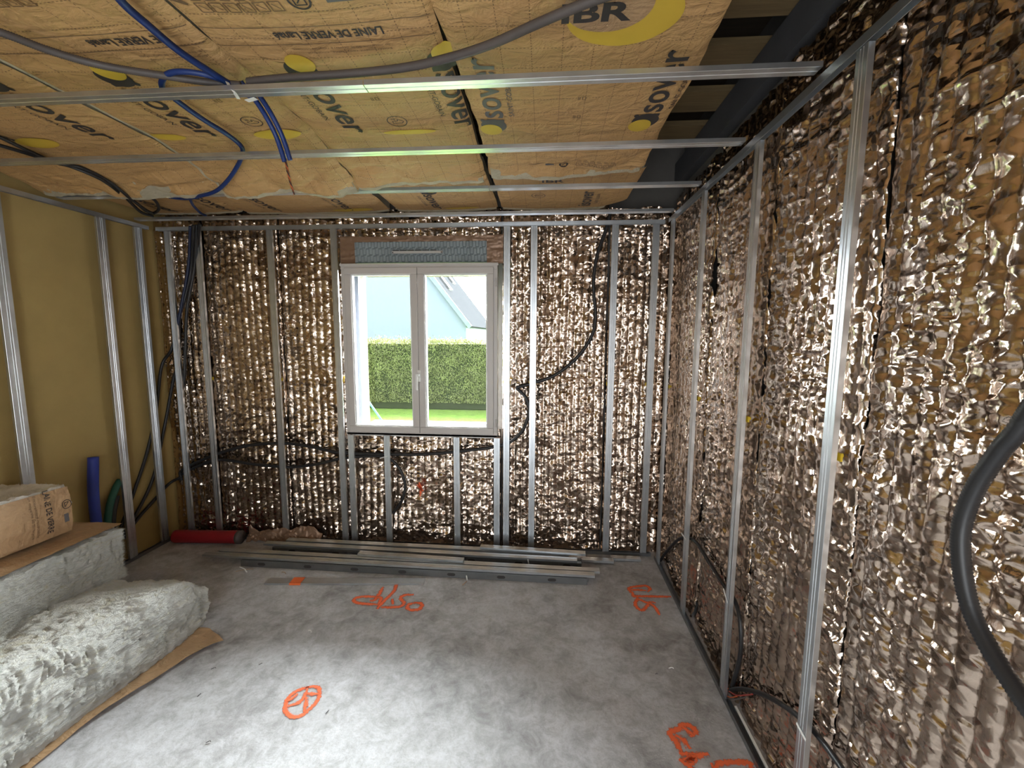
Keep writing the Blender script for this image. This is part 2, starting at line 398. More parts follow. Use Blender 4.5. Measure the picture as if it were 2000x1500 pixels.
# rear wall with an unseen opening, added for fill light from behind the camera
parts = [bx(-3.105, -.95, YREAR-.2, YREAR, 0, 3.1), bx(.35, .99, YREAR-.2, YREAR, 0, 3.1), bx(-.95, .35, YREAR-.2, YREAR, 2.15, 3.1)]
V, F = join(*parts); obj('wall_rear', V, F, PLASTER, **KS)
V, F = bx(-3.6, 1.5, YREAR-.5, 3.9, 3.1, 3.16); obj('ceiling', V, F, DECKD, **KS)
# spaced roof boards seen in the uncovered strip
yb = [.62, .98, 1.34, 1.70, 2.06, 2.42, 2.78]
for k, y0 in enumerate(yb):
    V, F = bx(-3.1, .985, y0, y0+.2, 2.93, 2.96)
    o = obj('roof_board', V, F, DECK, label='brown roof board in the bare strip above the foil, %s' % ['nearest the camera', 'second from the camera', 'third from the camera', 'fourth from the camera', 'third from the window wall', 'second from the window wall', 'nearest the window wall'][k], cat='board', group='spaced roof boards')
for k, x0 in enumerate((-2.6, -1.4, -.2)):
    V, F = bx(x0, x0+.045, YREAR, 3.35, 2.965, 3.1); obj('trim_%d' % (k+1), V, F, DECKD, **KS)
V, F = bx(.925, .985, YREAR, 3.35, 2.77, 2.925); obj('wall_plate', V, F, PLATE, label='dark grey covered wall plate beam running above the foil of the right wall', cat='beam')

# ------------------------------------------------------------------ foil insulation
FB = YB+.076
G = 'foil lengths on the window wall'
foil_wall('foil_insulation', 'crumpled copper foil quilt left of the window, in the corner by the tan wall', 'y', FB, -3.10, -2.70, 0, 2.60, .0075, 1, group=G, bottom=.012)
foil_wall('foil_insulation', 'crumpled copper foil quilt on the window wall, second length from the left corner', 'y', FB, -2.70, -2.07, 0, 2.62, .0072, 4, group=G, bottom=.015)
foil_wall('foil_insulation', 'crumpled copper foil quilt directly left of the window', 'y', FB, -2.07, -1.55, 0, 2.61, .0072, 9, group=G, bottom=.015)
foil_wall('foil_insulation', 'short crumpled foil quilt under the window with an orange paint dab', 'y', FB, -1.55, -.33, 0, .95, .0075, 15, group=G, bottom=.012)
foil_wall('foil_insulation', 'shiny foil strip above the window and the blue-grey shutter box', 'y', FB-.012, -1.55, -.33, 2.37, 2.61, .0055, 21, group=G)
foil_wall('foil_insulation', 'crumpled copper foil quilt directly right of the window', 'y', FB, -.33, .46, 0, 2.62, .0072, 27, group=G, bottom=.01)
foil_wall('foil_insulation', 'crumpled copper foil quilt right of the window, in the corner by the right wall', 'y', FB, .46, .955, 0, 2.60, .0072, 33, group=G, bottom=.01)
G = 'foil lengths on the right wall'; FR = XR+.072
foil_wall('foil_insulation', 'narrow-looking crumpled foil quilt on the right wall, nearest the window corner', 'x', FR, 2.47, 3.25, 0, 2.66, .0062, 40, group=G, amp=1.45, bottom=.012)
foil_wall('foil_insulation', 'crumpled copper foil quilt on the right wall, second length from the window corner', 'x', FR, 1.868, 2.47, 0, 2.68, .0055, 44, group=G, amp=1.45, bottom=.012)
foil_wall('foil_insulation', 'crumpled copper foil quilt on the right wall between the two nearest studs', 'x', FR, 1.285, 1.868, 0, 2.71, .0048, 50, group=G, amp=1.45, bottom=.012)
foil_wall('foil_insulation', 'wide crumpled foil quilt filling the right edge, nearest the camera', 'x', FR, -.25, 1.285, 0, 2.76, .0048, 57, group=G, amp=1.45, bottom=.012)

# ------------------------------------------------------------------ galvanised frame
def stud(x, y, z0, z1, face, label, group, clip=True, w=.047):
    V, F = profile_mesh(furring_path(w), .0008, z1-z0)
    ax = {'-y': (X, Y, Z), '-x': (-Y, X, Z), '+x': (Y, -X, Z)}[face]
    r = thing('metal_stud', label, 'stud', (x, y, z0), group)
    placed('channel', V, F, STEEL, (x, y, z0), ax, parent=r)
    if clip and z1-z0 > 1.5:
        A = np.array(ax); zc = 1.33
        P0 = np.array([x, y, zc])+A[1]*.012
        Vr, Fr = sweep([P0, P0+A[1]*.035], .007, 10, 0, .01)
        c = obj('support_clip', Vr, Fr, YELP, parent=r, label='yellow plastic clip behind the stud')
        q = P0+A[1]*.014; Vb, Fb = bx(-.030, .030, -.003, .003, -.012, .012)
        placed('clip_plate', Vb, Fb, YELP, q-wloc(c)*0, ax, parent=c)
    return r
GB = 'vertical studs on the window wall'
for x, z0, z1, lb in [
    (-2.92, .004, 2.47, 'grey metal stud on the window wall, in the left corner'),
    (-2.673, .004, 2.47, 'grey metal stud just right of the dark conduit bundle, left part of window wall'),
    (-2.094, .004, 2.47, 'grey metal stud midway between the left corner and the window'),
    (-1.592, .004, 2.47, 'tall grey metal stud running along the left side of the window'),
    (-1.515, .004, .90, 'short grey stud under the window, leftmost of four'),
    (-1.225, .004, .90, 'short grey stud under the window, second from left, beside the drooping conduit'),
    (-.672, .004, .90, 'short grey stud under the window, third from left'),
    (-.358, .004, .90, 'short grey stud under the window, rightmost of four'),
    (-.285, .004, 2.47, 'tall grey metal stud running along the right side of the window'),
    (-.0875, .004, 2.47, 'grey metal stud right of the window, crossed by the black conduits behind it'),
    (.490, .004, 2.47, 'grey metal stud in the right part of the window wall, above the profile ends'),
    (.775, .004, 2.47, 'grey metal stud on the window wall, nearest the right corner')]:
    stud(x, YB, z0, z1, '-y', lb, GB)
GR = 'vertical studs on the right wall'
for y, lb in [(3.10, 'thin-looking grey stud on the right wall, in the far corner'), (2.52, 'grey metal stud on the right wall with a white cable tie, second from the corner'),
              (1.916, 'grey metal stud on the right wall, second nearest the camera'), (1.333, 'bright metal stud on the right wall, nearest the camera')]:
    stud(XR, y, .004, 2.47, '-x', lb, GR)
GL = 'vertical studs on the left wall'
for y, lb in [(2.235, 'wide bright metal stud on the tan wall at the left edge'), (2.812, 'grey metal stud on the tan wall, right of the blue pipe'), (3.083, 'grey metal stud on the tan wall, nearest the window corner')]:
    stud(XL, y, .004, 2.47, '+x', lb, GL, clip=False, w=.062)

def track(label, p0, p1, up, group, name, w=.024, d=.028):
    p0 = np.array(p0, float); p1 = np.array(p1, float); L = np.linalg.norm(p1-p0); z = (p1-p0)/L; y = np.array([0, 0, float(up)]); x = np.cross(y, z)
    V, F = profile_mesh(u_path(w, d), .0012, L); return placed(name, V, F, STEEL_DARK if up > 0 else STEEL, p0, (x, y, z), label=label, cat='track', group=group)
o = .0085
track('long grey top channel along the window wall head', (XL+.03, YB+o, H), (XR-.02, YB+o, H), -1, 'wall head channels', 'head_track')
track('long grey top channel along the right wall head', (XR+o, -.2, H), (XR+o, YB-.03, H), -1, 'wall head channels', 'head_track')
track('long grey top channel along the tan left wall head', (XL-o, -.2, H), (XL-o, YB-.03, H), -1, 'wall head channels', 'head_track')
track('grey channel on the floor along the window wall', (XL+.03, YB+o, .0015), (XR-.02, YB+o, .0015), 1, 'floor channels', 'floor_track', d=.025)
track('grey channel on the floor along the right wall', (XR+o, -.2, .0015), (XR+o, YB-.03, .0015), 1, 'floor channels', 'floor_track', d=.025)
track('grey channel on the floor along the tan left wall', (XL-o, -.2, .0015), (XL-o, YB-.03, .0015), 1, 'floor channels', 'floor_track', d=.025)
V, F = bx(XR+.023, XR+.032, .4, 1.83, 0, .030); obj('edge_strip', V, F, WHITEP, label='white edging strip on the floor behind the right wall floor channel', cat='edging strip')
# little visible tabs/screws on the head channel: short overlapping joint sleeves
GC = 'ceiling furring rails'
for y, x1, joint, lb in [(1.523, XR-.004, -.62, 'ceiling rail nearest the camera, with the white cable tie and blue conduits'), (2.040, XR-.004, None, 'second ceiling rail from the camera, under the logo prints'),
               (2.563, XR-.004, -.33, 'third ceiling rail from the camera, partly hidden by sagging wool'), (3.075, XR-.004, None, 'ceiling rail nearest the window wall')]:
    r = thing('ceiling_rail', 'grey steel ' + lb, 'rail', ((XL+x1)/2, y, 2.516), GC)
    V, F = profile_mesh(furring_path(.047, .018, (0,)), .0008, 1)
    segs = [(XL+.004, joint-.0015), (joint+.0015, x1)] if joint else [(XL+.004, x1)]
    for a, b in segs:
        Vs = V.copy(); Vs[:, 2] *= (b-a); placed('rail_length', Vs, F, STEEL, (a, y, 2.517), (Y, Z, X), parent=r)

# ------------------------------------------------------------------ the window
w = thing('window_1', None, None, ((wx0+wx1)/2, 3.22, wz0), kind='structure')
yf = 3.182
def frame_ring(x0, x1, z0, z1, y0, y1, t):
    return join(bx(x0, x1, y0, y1, z0, z0+t), bx(x0, x1, y0, y1, z1-t, z1), bx(x0, x0+t, y0, y1, z0+t, z1-t), bx(x1-t, x1, y0, y1, z0+t, z1-t))
V, F = join(frame_ring(wx0, wx1, wz0, wz1, yf+.012, yf+.08, .045), bx(wx0-.006, wx1+.006, yf+.004, yf+.03, wz1-.018, wz1), bx(wx0, wx1, yf+.012, yf+.06, wz0-.0, wz0+.02)); bevel_mesh(obj('window_frame', V, F, PVC, parent=w), .003)
xm = -.953
for (a, b) in ((wx0+.028, xm-.001), (xm+.001, wx1-.028)):
    left = a < -1.2
    V, F = frame_ring(a, b, wz0+.022, wz1-.03, yf, yf+.06, .050)
    gx0, gx1 = a+.05, b-.05; gz0, gz1 = wz0+.072, wz1-.08
    s = bevel_mesh(obj('sash', V, F, PVC, parent=w), .005, 3)
    V, F = frame_ring(gx0-.002, gx1+.002, gz0-.002, gz1+.002, yf+.012, yf+.05, .010); bevel_mesh(obj('glazing_bead', V, F, WHITEP, parent=s), .002)
    V, F = bx(gx0+.004, gx1-.004, yf+.028, yf+.0325, gz0+.004, gz1-.004); obj('glass_pane', V, F, GLASS, parent=s)
V, F = join(bx(xm-.012, xm+.012, yf-.006, yf-.001, 1.33, 1.42), bx(xm-.008, xm+.008, yf-.04, yf-.006, 1.375, 1.391), bx(xm-.016, xm+.0005, yf-.045, yf-.033, 1.27, 1.392))
V[:, 0] += .004; bevel_mesh(obj('window_handle', V, F, WHITEP, parent=w, label='white window handle'), .0025, 3)
for z in (1.02, 2.07):
    V, F = sweep([(wx1-.010, yf+.004, z-.03), (wx1-.010, yf+.004, z+.03)], .006, 10, 0, .02); obj('hinge', V, F, PVC, parent=w)
# masonry reveal outside, shutter guide and sill
V, F = bx(wx0+.040, wx0+.085, 3.30, 3.335, wz0+.02, wz1); obj('trim_4', V, F, simple('dark_guide', (.10, .11, .15), .5), **KS)
V, F = bx(wx0+.032, wx1-.032, 3.25, 3.68, wz0-.02, wz0+.019); obj('trim_5', V, F, WHITEP, **KS)
# shutter box panel with meander grooves
bx0, bx1, bz0, bz1 = -1.440, -.437, 2.225, 2.375
r = thing('shutter_box', 'blue-grey patterned shutter box panel above the window with a slim air vent', 'shutter box', (-.94, 3.24, bz0))
n1, n2 = 420, 64
u = np.linspace(bx0, bx1, n1)[:, None]*np.ones((1, n2)); v = np.ones((n1, 1))*np.linspace(bz0, bz1, n2)[None]
row = np.floor((v-bz0)/.052); lv = (v-bz0)/.052-row; lu = (u+.008*row)/.024; fu = lu-np.floor(lu); par = (np.floor(lu) % 2)
g = (np.abs(fu-.5) > .42) & (lv > .12) & (lv < .88) | ((lv < .14) & (par > .5)) | ((lv > .86) & (par < .5))
yy = 3.226+.004*g
F = gridF(n1, n2); P = np.stack([u, yy, v], -1).reshape(-1, 3)
V, Fb = bx(bx0, bx1, 3.231, 3.29, bz0, bz1)
mp = simple('blue_grey_polystyrene', (.26, .305, .325), .8, var=.18, vscale=7)
mq = simple('blue_grey_polystyrene_groove', (.17, .205, .22), .85)
obj('patterned_panel', P, F, [mp, mq], parent=r, midx=(g[:-1, :-1].ravel()*1)); obj('box_body', V, Fb, mp, parent=r)
V, F = join(bx(-1.15, -.765, 3.214, 3.226, 2.288, 2.306)); vent = bevel_mesh(obj('air_vent', V, F, simple('grey_vent', (.5, .48, .46), .5), parent=r, label='slim grey air vent'), .002)
for k in range(6):
    V, F = bx(-1.143+k*.057, -1.143+k*.057+.048, 3.2125, 3.2145, 2.3075, 2.3125); obj('vent_slot', V, F, INK, parent=vent)
for sx_ in (-1.142, -.773):
    V, F = bx(sx_-.004, sx_+.004, 3.2125, 3.2145, 2.291, 2.299); obj('screw', V, F, INK, parent=vent)
def crumpled(u0, u1, v0, v1, y, amp, step, seed, freq=(14, 40)):
    nu = int((u1-u0)/step)+2; nv = int((v1-v0)/step)+2
    u = np.linspace(u0, u1, nu)[:, None]*np.ones((1, nv)); v = np.ones((nu, 1))*np.linspace(v0, v1, nv)[None]
    h = amp*(ridge(u*freq[0], v*freq[1], seed)+.5*ridge(u*freq[0]*2.3, v*freq[1]*2, seed+1)); return np.stack([u, y-h, v], -1).reshape(-1, 3), gridF(nu, nv)
V, F = crumpled(-1.555, bx0, 2.212, 2.42, 3.236, .006, .006, 3); obj('adhesive_tape', V, F, BROWN_TAPE, label='brown tape patch left of the blue-grey shutter box', cat='tape', group='brown tape round the shutter box', smooth=True)
V, F = crumpled(bx1, -.315, 2.212, 2.42, 3.236, .006, .006, 8); obj('adhesive_tape', V, F, BROWN_TAPE, label='brown tape patch right of the blue-grey shutter box', cat='tape', group='brown tape round the shutter box', smooth=True)
V, F = crumpled(bx0, bx1, bz1+.001, 2.415, 3.232, .005, .006, 13); obj('adhesive_tape', V, F, BROWN_TAPE, label='long brown tape strip along the top of the blue-grey shutter box', cat='tape', group='brown tape round the shutter box', smooth=True)

# ------------------------------------------------------------------ printed ceiling batts
def text_polys(s, bold=.0):
    c = bpy.data.curves.new('t', 'FONT'); c.body = s; c.resolution_u = 4; c.offset = bold; c.fill_mode = 'FRONT' if hasattr(c, 'fill_mode') else c.fill_mode
    o = bpy.data.objects.new('t', c); COL.objects.link(o); dg = bpy.context.evaluated_depsgraph_get(); dg.update()
    me = bpy.data.meshes.new_from_object(o.evaluated_get(dg)); bm = bmesh.new(); bm.from_mesh(me)
    bpy.data.objects.remove(o); bpy.data.curves.remove(c); bpy.data.meshes.remove(me); return bm
def print_bm(bm, L, Ht, org, d, up, cut=.025, clip=None):
    vs = np.array([v.co[:2] for v in bm.verts]); lo = vs.min(0); hi = vs.max(0)
    for v in bm.verts:
        a = (v.co.x-lo[0])/(hi[0]-lo[0])*L; b = (v.co.y-lo[1])/(hi[1]-lo[1])*Ht
        v.co = (org[0]+d[0]*a+up[0]*b, org[1]+d[1]*a+up[1]*b, 0)
    vs = np.array([v.co[:2] for v in bm.verts]); lo = vs.min(0); hi = vs.max(0)
    for ax in (0, 1):
        nv = (1, 0, 0) if ax == 0 else (0, 1, 0); k = math.ceil(lo[ax]/cut)
        while k*cut < hi[ax]:
            co = (k*cut, 0, 0) if ax == 0 else (0, k*cut, 0)
            bmesh.ops.bisect_plane(bm, geom=bm.verts[:]+bm.edges[:]+bm.faces[:], plane_co=co, plane_no=nv); k += 1
    if clip is not None:
        for co, no in ((clip[0], (-1, 0, 0)), (clip[1], (1, 0, 0))):
            bmesh.ops.bisect_plane(bm, geom=bm.verts[:]+bm.edges[:]+bm.faces[:], plane_co=(co, 0, 0), plane_no=no, clear_outer=True)
    bmesh.ops.triangulate(bm, faces=bm.faces[:]); bm.verts.ensure_lookup_table()
    V = np.array([v.co[:2] for v in bm.verts]).reshape(-1, 2); Fc = [tuple(v.index for v in f.verts) for f in bm.faces]; bm.free(); return V, Fc
def shape_bm(loops):
    bm = bmesh.new()
    for lp in loops:
        vs = [bm.verts.new((p[0], p[1], 0)) for p in lp]; bm.faces.new(vs)
    return bm
def ell(cx, cy, rx, ry, n=36, a0=0, a1=2*math.pi): return [(cx+rx*math.cos(a0+(a1-a0)*k/n), cy+ry*math.sin(a0+(a1-a0)*k/n)) for k in range(n)]
def raw_bm(bm, cut=.025):
    vs = np.array([v.co[:2] for v in bm.verts]); L, Ht = vs.max(0)-vs.min(0); return print_bm(bm, L, Ht, tuple(vs.min(0)), (1, 0), (0, 1), cut)
def ring_faces(cx, cy, r, t, n=32):
    bm = bmesh.new(); a = [bm.verts.new((cx+r*math.cos(k*2*math.pi/n), cy+r*math.sin(k*2*math.pi/n), 0)) for k in range(n)]
    b = [bm.verts.new((cx+(r-t)*math.cos(k*2*math.pi/n), cy+(r-t)*math.sin(k*2*math.pi/n), 0)) for k in range(n)]
    for k in range(n): bm.faces.new((a[k], a[(k+1) % n], b[(k+1) % n], b[k]))
    return bm
def strokes(lines, t):
    bm = bmesh.new()
    for (x0, y0, x1, y1) in lines:
        d = math.hypot(x1-x0, y1-y0); nx, ny = -(y1-y0)/d*t/2, (x1-x0)/d*t/2
        bm.faces.new([bm.verts.new(p) for p in ((x0+nx, y0+ny, 0), (x0-nx, y0-ny, 0), (x1-nx, y1-ny, 0), (x1+nx, y1+ny, 0))])
    return bm

KM = [KRAFT, INK, INK_FADED, YELLOW, INK_GREY, KRAFT_PLAIN]
def batt(label, x0, x1, y0, y1, drop, seed, prints, base=2.606, wobx=.012, endcut=0, group='printed ceiling batts', wool_out=.026, thick=.09):
    def hz(x, y):
        s = np.clip((y-(y1-.5))/.5, 0, 1); z = base-drop*s**1.6*(.75+.5*vn(x*3.3, x*0+.3, seed+2))
        z = z+.004*fbm(x*7, y*7, seed, 3)-.010*np.sin(np.clip((x-x0)/(x1-x0), 0, 1)*math.pi)
        if drop > .03: z = z+.034*s*(ridge(x*4+y*2, y*8, seed+5)-.5)+.014*s*fbm(x*14, y*24, seed+7, 3)
        e = np.minimum(x-x0, x1-x); return z+(.022 if x0 == -1.88 else .013)*np.exp(-np.clip(e, 0, 9)/.014)
    r = thing('ceiling_batt', label, 'insulation batt', ((x0+x1)/2, (y0+y1)/2, base), group)
    nx = int((x1-x0)/.012)+1; ny = int((y1-y0)/.012)+1
    a = np.linspace(0, 1, nx)[:, None]*np.ones((1, ny)); b = np.ones((nx, 1))*np.linspace(0, 1, ny)[None]
    y = y0+(y1-y0)*b; wl = wobx*fbm(y*4, y*0+1, seed+9, 3); wr = wobx*fbm(y*4, y*0+7, seed+12, 3)
    x = (x0+.004+wl)*(1-a)+(x1-.004+wr)*a
    if endcut: x = x-endcut*a*np.clip((b-.8)/.2, 0, 1)
    ye = y+.03*fbm(x*8, x*0, seed+15, 4)*np.clip((b-.93)/.07, 0, 1)
    z = hz(x, y); V = np.stack([x, ye, z], -1).reshape(-1, 3); F = gridF(nx, ny)[:, ::-1]
    Vs, Fs, mi = [V], [tuple(f) for f in F], [0]*len(F); n = len(V)
    for (P, Fc, m, off) in prints:
        if len(P) == 0: continue
        zz = hz(P[:, 0], P[:, 1])-.003-off; Vs.append(np.c_[P, zz]); Fs += [tuple(i+n for i in f) for f in Fc]; mi += [m]*len(Fc); n += len(P)
    obj('kraft_facing', np.vstack(Vs), Fs, KM, parent=r, midx=mi, smooth=True)
    # wool body
    def wb(a_, b_, c_):
        yy = y0+(y1-y0+wool_out)*b_; xl_ = x0-.004 if x0 == -1.88 else x0+.016; xx = xl_+(x1-.016-xl_)*a_-(endcut*a_*np.clip((b_-.8)/.2, 0, 1))
        zz = hz(np.clip(xx, x0+.02, x1-.02), np.minimum(yy, y1)); edge = np.clip((yy-(y1-.012))/.012, 0, 1)
        zb = zz+.005-.009*edge; zt = zz+thick*(1-.45*edge*vn(xx*6, xx*0, seed+21))
        yy = yy+.020*fbm(xx*15, c_*6, seed+17, 3)*edge
        return np.stack([xx, yy, zb*(1-c_)+zt*c_], -1)
    V, F = cube_grid(wb, 70, 160, 8); obj('glass_wool', V, F, WOOL_CEIL, parent=r, smooth=True); return r
def cube_grid(fn, na, nb, nc):
    Vs, Fs, n = [], [], 0
    def face(p, q, f):
        nonlocal n
        g1 = np.linspace(0, 1, p)[:, None]*np.ones((1, q)); g2 = np.ones((p, 1))*np.linspace(0, 1, q)[None]
        V = fn(*f(g1, g2)).reshape(-1, 3); Vs.append(V); return g1.shape
    def add(p, q, f, flip):
        nonlocal n
        face(p, q, f); G = gridF(p, q); G = G[:, ::-1] if flip else G; Fs.append(G+n); n += p*q
    o = lambda s, v: np.full(s.shape, float(v))
    add(na, nb, lambda s, t: (s, t, o(s, 0)), True); add(na, nb, lambda s, t: (s, t, o(s, 1)), False)
    add(na, nc, lambda s, t: (s, o(s, 0), t), False); add(na, nc, lambda s, t: (s, o(s, 1), t), True)
    add(nb, nc, lambda s, t: (o(s, 0), s, t), True); add(nb, nc, lambda s, t: (o(s, 1), s, t), False)
    return np.vstack(Vs), np.vstack(Fs)

def logo(x, y, d, up, L=.43, Ht=.105, m=1, moon=True, sub=True, clip=None, text='isover'):
    """moon mark, the word and its small second line; (x, y) is where the word starts on its baseline"""
    out = []; d = np.array(d, float); up = np.array(up, float); o_ = np.array([x, y], float)
    V, F = print_bm(text_polys(text, .012), L, Ht, o_, d, up, clip=clip); out.append((V, F, m, 0))
    if sub:
        q = o_-up*.045+d*.05; V, F = print_bm(text_polys('SAINT-GOBAIN'), L*.62, .022, q, d, up, clip=clip); out.append((V, F, m, 0))
    if moon:
        c = o_-d*.055+up*.055
        V, F = raw_bm(shape_bm([ell(c[0]+d[0]*.024-up[0]*.004, c[1]+d[1]*.024-up[1]*.004, .056, .056)]), .02); out.append((V, F, m, 0))
        V, F = raw_bm(shape_bm([ell(c[0]-d[0]*.012+up[0]*.012, c[1]-d[1]*.012+up[1]*.012, .048, .048)]), .02); out.append((V, F, 3, .0012))
    return out
def txt(s, x, y, d, up, L, Ht, m=2, bold=0, clip=None):
    V, F = print_bm(text_polys(s, bold), L, Ht, (x, y), d, up, clip=clip); return [(V, F, m, 0)]
def shp(bm, m, off=0): V, F = raw_bm(bm); return [(V, F, m, off)]
def arrow_icon(x, y, r=.043, m=1):
    return shp(ring_faces(x, y, r, .004), m)+shp(strokes([(x-.02, y+.016, x+.018, y+.016), (x-.02, y-.002, x+.004, y-.002), (x-.02, y+.016, x-.02, y-.002), (x+.004, y-.002, x+.004, y-.016), (x+.004, y-.016, x+.028, y+.004), (x+.018, y+.016, x+.028, y+.004),
        (x-.022, y-.014, x-.004, y-.014), (x-.022, y-.020, x-.004, y-.020)], .003), m)
def tools_icon(x, y, m=2):
    return shp(strokes([(x-.014, y-.01, x-.014, y+.012), (x-.008, y-.01, x-.008, y+.012), (x+.002, y-.01, x+.014, y-.01), (x+.002, y-.01, x+.002, y+.01), (x+.014, y-.01, x+.014, y+.01), (x+.002, y+.01, x+.014, y+.01)], .003), m)
def box_row(x, y, n, s=.034, m=2, skew=0):
    L = []
    for k in range(n):
        a = x+k*s*1.25; L += [(a, y, a+s, y), (a+s, y, a+s, y+s), (a+s, y+s, a, y+s), (a, y+s, a, y), (a+.008, y+.008, a+s-.008, y+s-.008), (a, y-.010, a+s*.9, y-.010), (a, y-.018, a+s*.7, y-.018)]
    return shp(strokes(L, .0032), m)
def clock_icon(x, y, r=.03, m=1): return shp(ring_faces(x, y, r, .006), m)+shp(strokes([(x-.010, y+.010, x+.010, y-.010), (x-.016, y-.016, x+.016, y-.016), (x-.016, y+.016, x+.016, y+.016), (x-.016, y-.016, x-.016, y+.016), (x+.016, y-.016, x+.016, y+.016)], .004), m)
def lines_x(x0, x1, ys, m=2, t=.003):
    out = []
    for yy in ys: out += shp(strokes([(x0, yy, x1, yy)], t), m)
    return out
def yellow(x, y, rx, ry, off=0): return shp(shape_bm([ell(x, y, rx, ry)]), 3, off)

dn, rt = (0, 1), (1, 0)            # prints of the left strips read away from the camera
pA = logo(-2.60, 1.56, dn, rt)+logo(-2.12, 1.575, dn, rt)+txt('LAINE DE VERRE Lanaé', -1.95, 1.345, (-1, 0), (0, 1), .42, .034, 1, .025)+lines_x(-3.0, -1.9, (1.325, 1.40))+yellow(-2.45, 2.0, .10, .05)+txt('Entièrement recyclable, contient', -2.0, 1.43, (-1, 0), (0, 1), .3, .014)
pB = (logo(-1.60, 1.565, dn, rt)+arrow_icon(-1.275, 1.875)+tools_icon(-1.30, 1.71)+txt('DE VERRE Lanaé', -1.19, 1.345, (-1, 0), (0, 1), .26, .034, 1, .025)+lines_x(-1.87, -1.09, (1.325, 1.40))
      + txt('en moyenne 50 % de verre recyclé', -1.13, 1.425, (-1, 0), (0, 1), .22, .013)+txt('Entièrement recyclable, contient', -1.13, 1.445, (-1, 0), (0, 1), .20, .013)+yellow(-1.24, 2.0, .11, .045)+box_row(-1.80, 1.17, 9)+yellow(-1.78, 2.0, .09, .03))
pC = (logo(-.905, 1.57, dn, rt)+logo(-.405, 1.57, dn, rt, clip=(-1.06, -.337))+arrow_icon(-.645, 1.91)+tools_icon(-.67, 1.73)+txt('LAINE DE VERRE Lanaé', -.50, 1.352, (-1, 0), (0, 1), .34, .034, 1, .025)+lines_x(-1.06, -.345, (1.332, 1.408))
      + txt('en moyenne 50 % de verre recyclé, contient', -.50, 1.425, (-1, 0), (0, 1), .32, .012)+txt('Entièrement recyclable, contient', -.50, 1.443, (-1, 0), (0, 1), .28, .012)+box_row(-.99, 1.235, 6)+clock_icon(-.685, 1.235, .033)+shp(strokes([(-.61, 1.24, -.53, 1.24)], .02), 4)+yellow(-.62, 2.005, .12, .02)
      + shp(strokes([(-1.075, 1.21, -1.01, 1.24), (-1.01, 1.24, -1.05, 1.19)], .01), 2))
ru, rl = (0, -1), (-1, 0)
pR = (logo(-.185, 1.955, ru, rl, m=4)+logo(.465, 1.955, ru, rl)+tools_icon(.13, 1.66)+tools_icon(.13, 1.78)+tools_icon(.12, 1.92)+yellow(.215, 1.36, .165, .125)
      + shp(shape_bm([ell(.165, 1.315, .125, .105)]), 5, .0008)+[(v, f, m, .0016) for v, f, m, _ in txt('IBR', .035, 1.375, (1, 0), (0, -1), .20, .075, 1, .03)]
      + lines_x(-.1, -.02, (2.36,), 2, .004)+box_row(.15, 2.36, 6, .028)+clock_icon(.085, 2.375, .024)+shp(strokes([(-.01, 2.375, .035, 2.375)], .016), 4))
batt('brown printed kraft ceiling batt above the tan wall, front row, leftmost', -3.06, -1.89, -.4, 2.49, .085, 2, pA)
batt('brown printed kraft ceiling batt, front row, second from the left, crossed by blue conduit', -1.88, -1.075, -.4, 2.50, .105, 5, pB)
batt('brown printed kraft ceiling batt, front row, left of the dark lengthwise seam', -1.075, -.335, -.4, 2.46, .075, 9, pC)
batt('brown printed kraft ceiling batt with yellow circle, front row, beside the bare roof boards', -.325, .512, -.4, 2.47, .045, 14, pR, wobx=.03)
lg = lambda x, **k: logo(x, 2.80, dn, rt, L=.34, Ht=.075, **k)
g2 = 'printed ceiling batts of the far row'
batt('printed kraft batt of the far ceiling row, leftmost, above the corner conduits', -3.06, -2.27, 2.53, 3.17, 0, 22, lg(-2.80)+lg(-2.38, clip=(-3.0, -2.29)), group=g2, base=2.60)
batt('printed kraft batt of the far ceiling row, second from the left', -2.26, -1.14, 2.53, 3.185, .0, 26, lg(-1.99)+lg(-1.45)+yellow(-1.4, 3.13, .15, .03), group=g2, base=2.592)
batt('printed kraft batt of the far ceiling row, third from the left', -1.10, -.345, 2.52, 3.18, .0, 30, lg(-.80)+clock_icon(-.50, 2.60, .022)+lines_x(-.45, -.38, (2.6,), 1, .006)+yellow(-.6, 3.13, .12, .02), group=g2, base=2.592)
batt('printed kraft batt of the far ceiling row, rightmost, beside the bare roof boards', -.33, .545, 2.51, 3.19, .0, 36, logo(.30, 3.13, ru, rl, L=.30, Ht=.085, moon=False)+arrow_icon(-.055, 2.90, .045)+txt('IBR', -.03, 2.66, (1, 0), (0, -1), .13, .05, 1, .02), group=g2, base=2.595, endcut=.16)

# ------------------------------------------------------------------ conduits and cables
YC = 3.2325
conduit('electrical_conduit', 'black corrugated conduit arching along the window wall under the window and curling up beside it', [(-3.0, YC, .50), (356, 918, 1, YC), (400, 896, 1, YC), (450, 878, 1, YC), (500, 868, 1, YC), (560, 866, 1, YC), (610, 873, 1, YC), (665, 884, 1, YC), (760, 887, 1, YC), (830, 887, 1, YC), (900, 881, 1, YC), (970, 872, 1, YC), (1000, 861, 1, YC), (1022, 838, 1, YC), (1033, 805, 1, YC), (1028, 778, 1, YC), (1008, 757, 1, YC)], .0125, BLACKP, group='black conduits on the window wall')
conduit('electrical_conduit', 'black conduit dipping below the other and drooping in a hook under the window', [(-3.0, YC+.004, .475), (356, 926, 1, YC), (400, 905, 1, YC), (435, 898, 1, YC), (500, 907, 1, YC), (560, 912, 1, YC), (610, 908, 1, YC), (665, 896, 1, YC), (715, 891, 1, YC-.004), (755, 893, 1, YC-.002), (780, 915, 1, YC-.008), (791, 945, 1, YC-.006), (786, 975, 1, YC-.006), (768, 1002, 1, YC)], .0115, BLACKP, group='black conduits on the window wall')
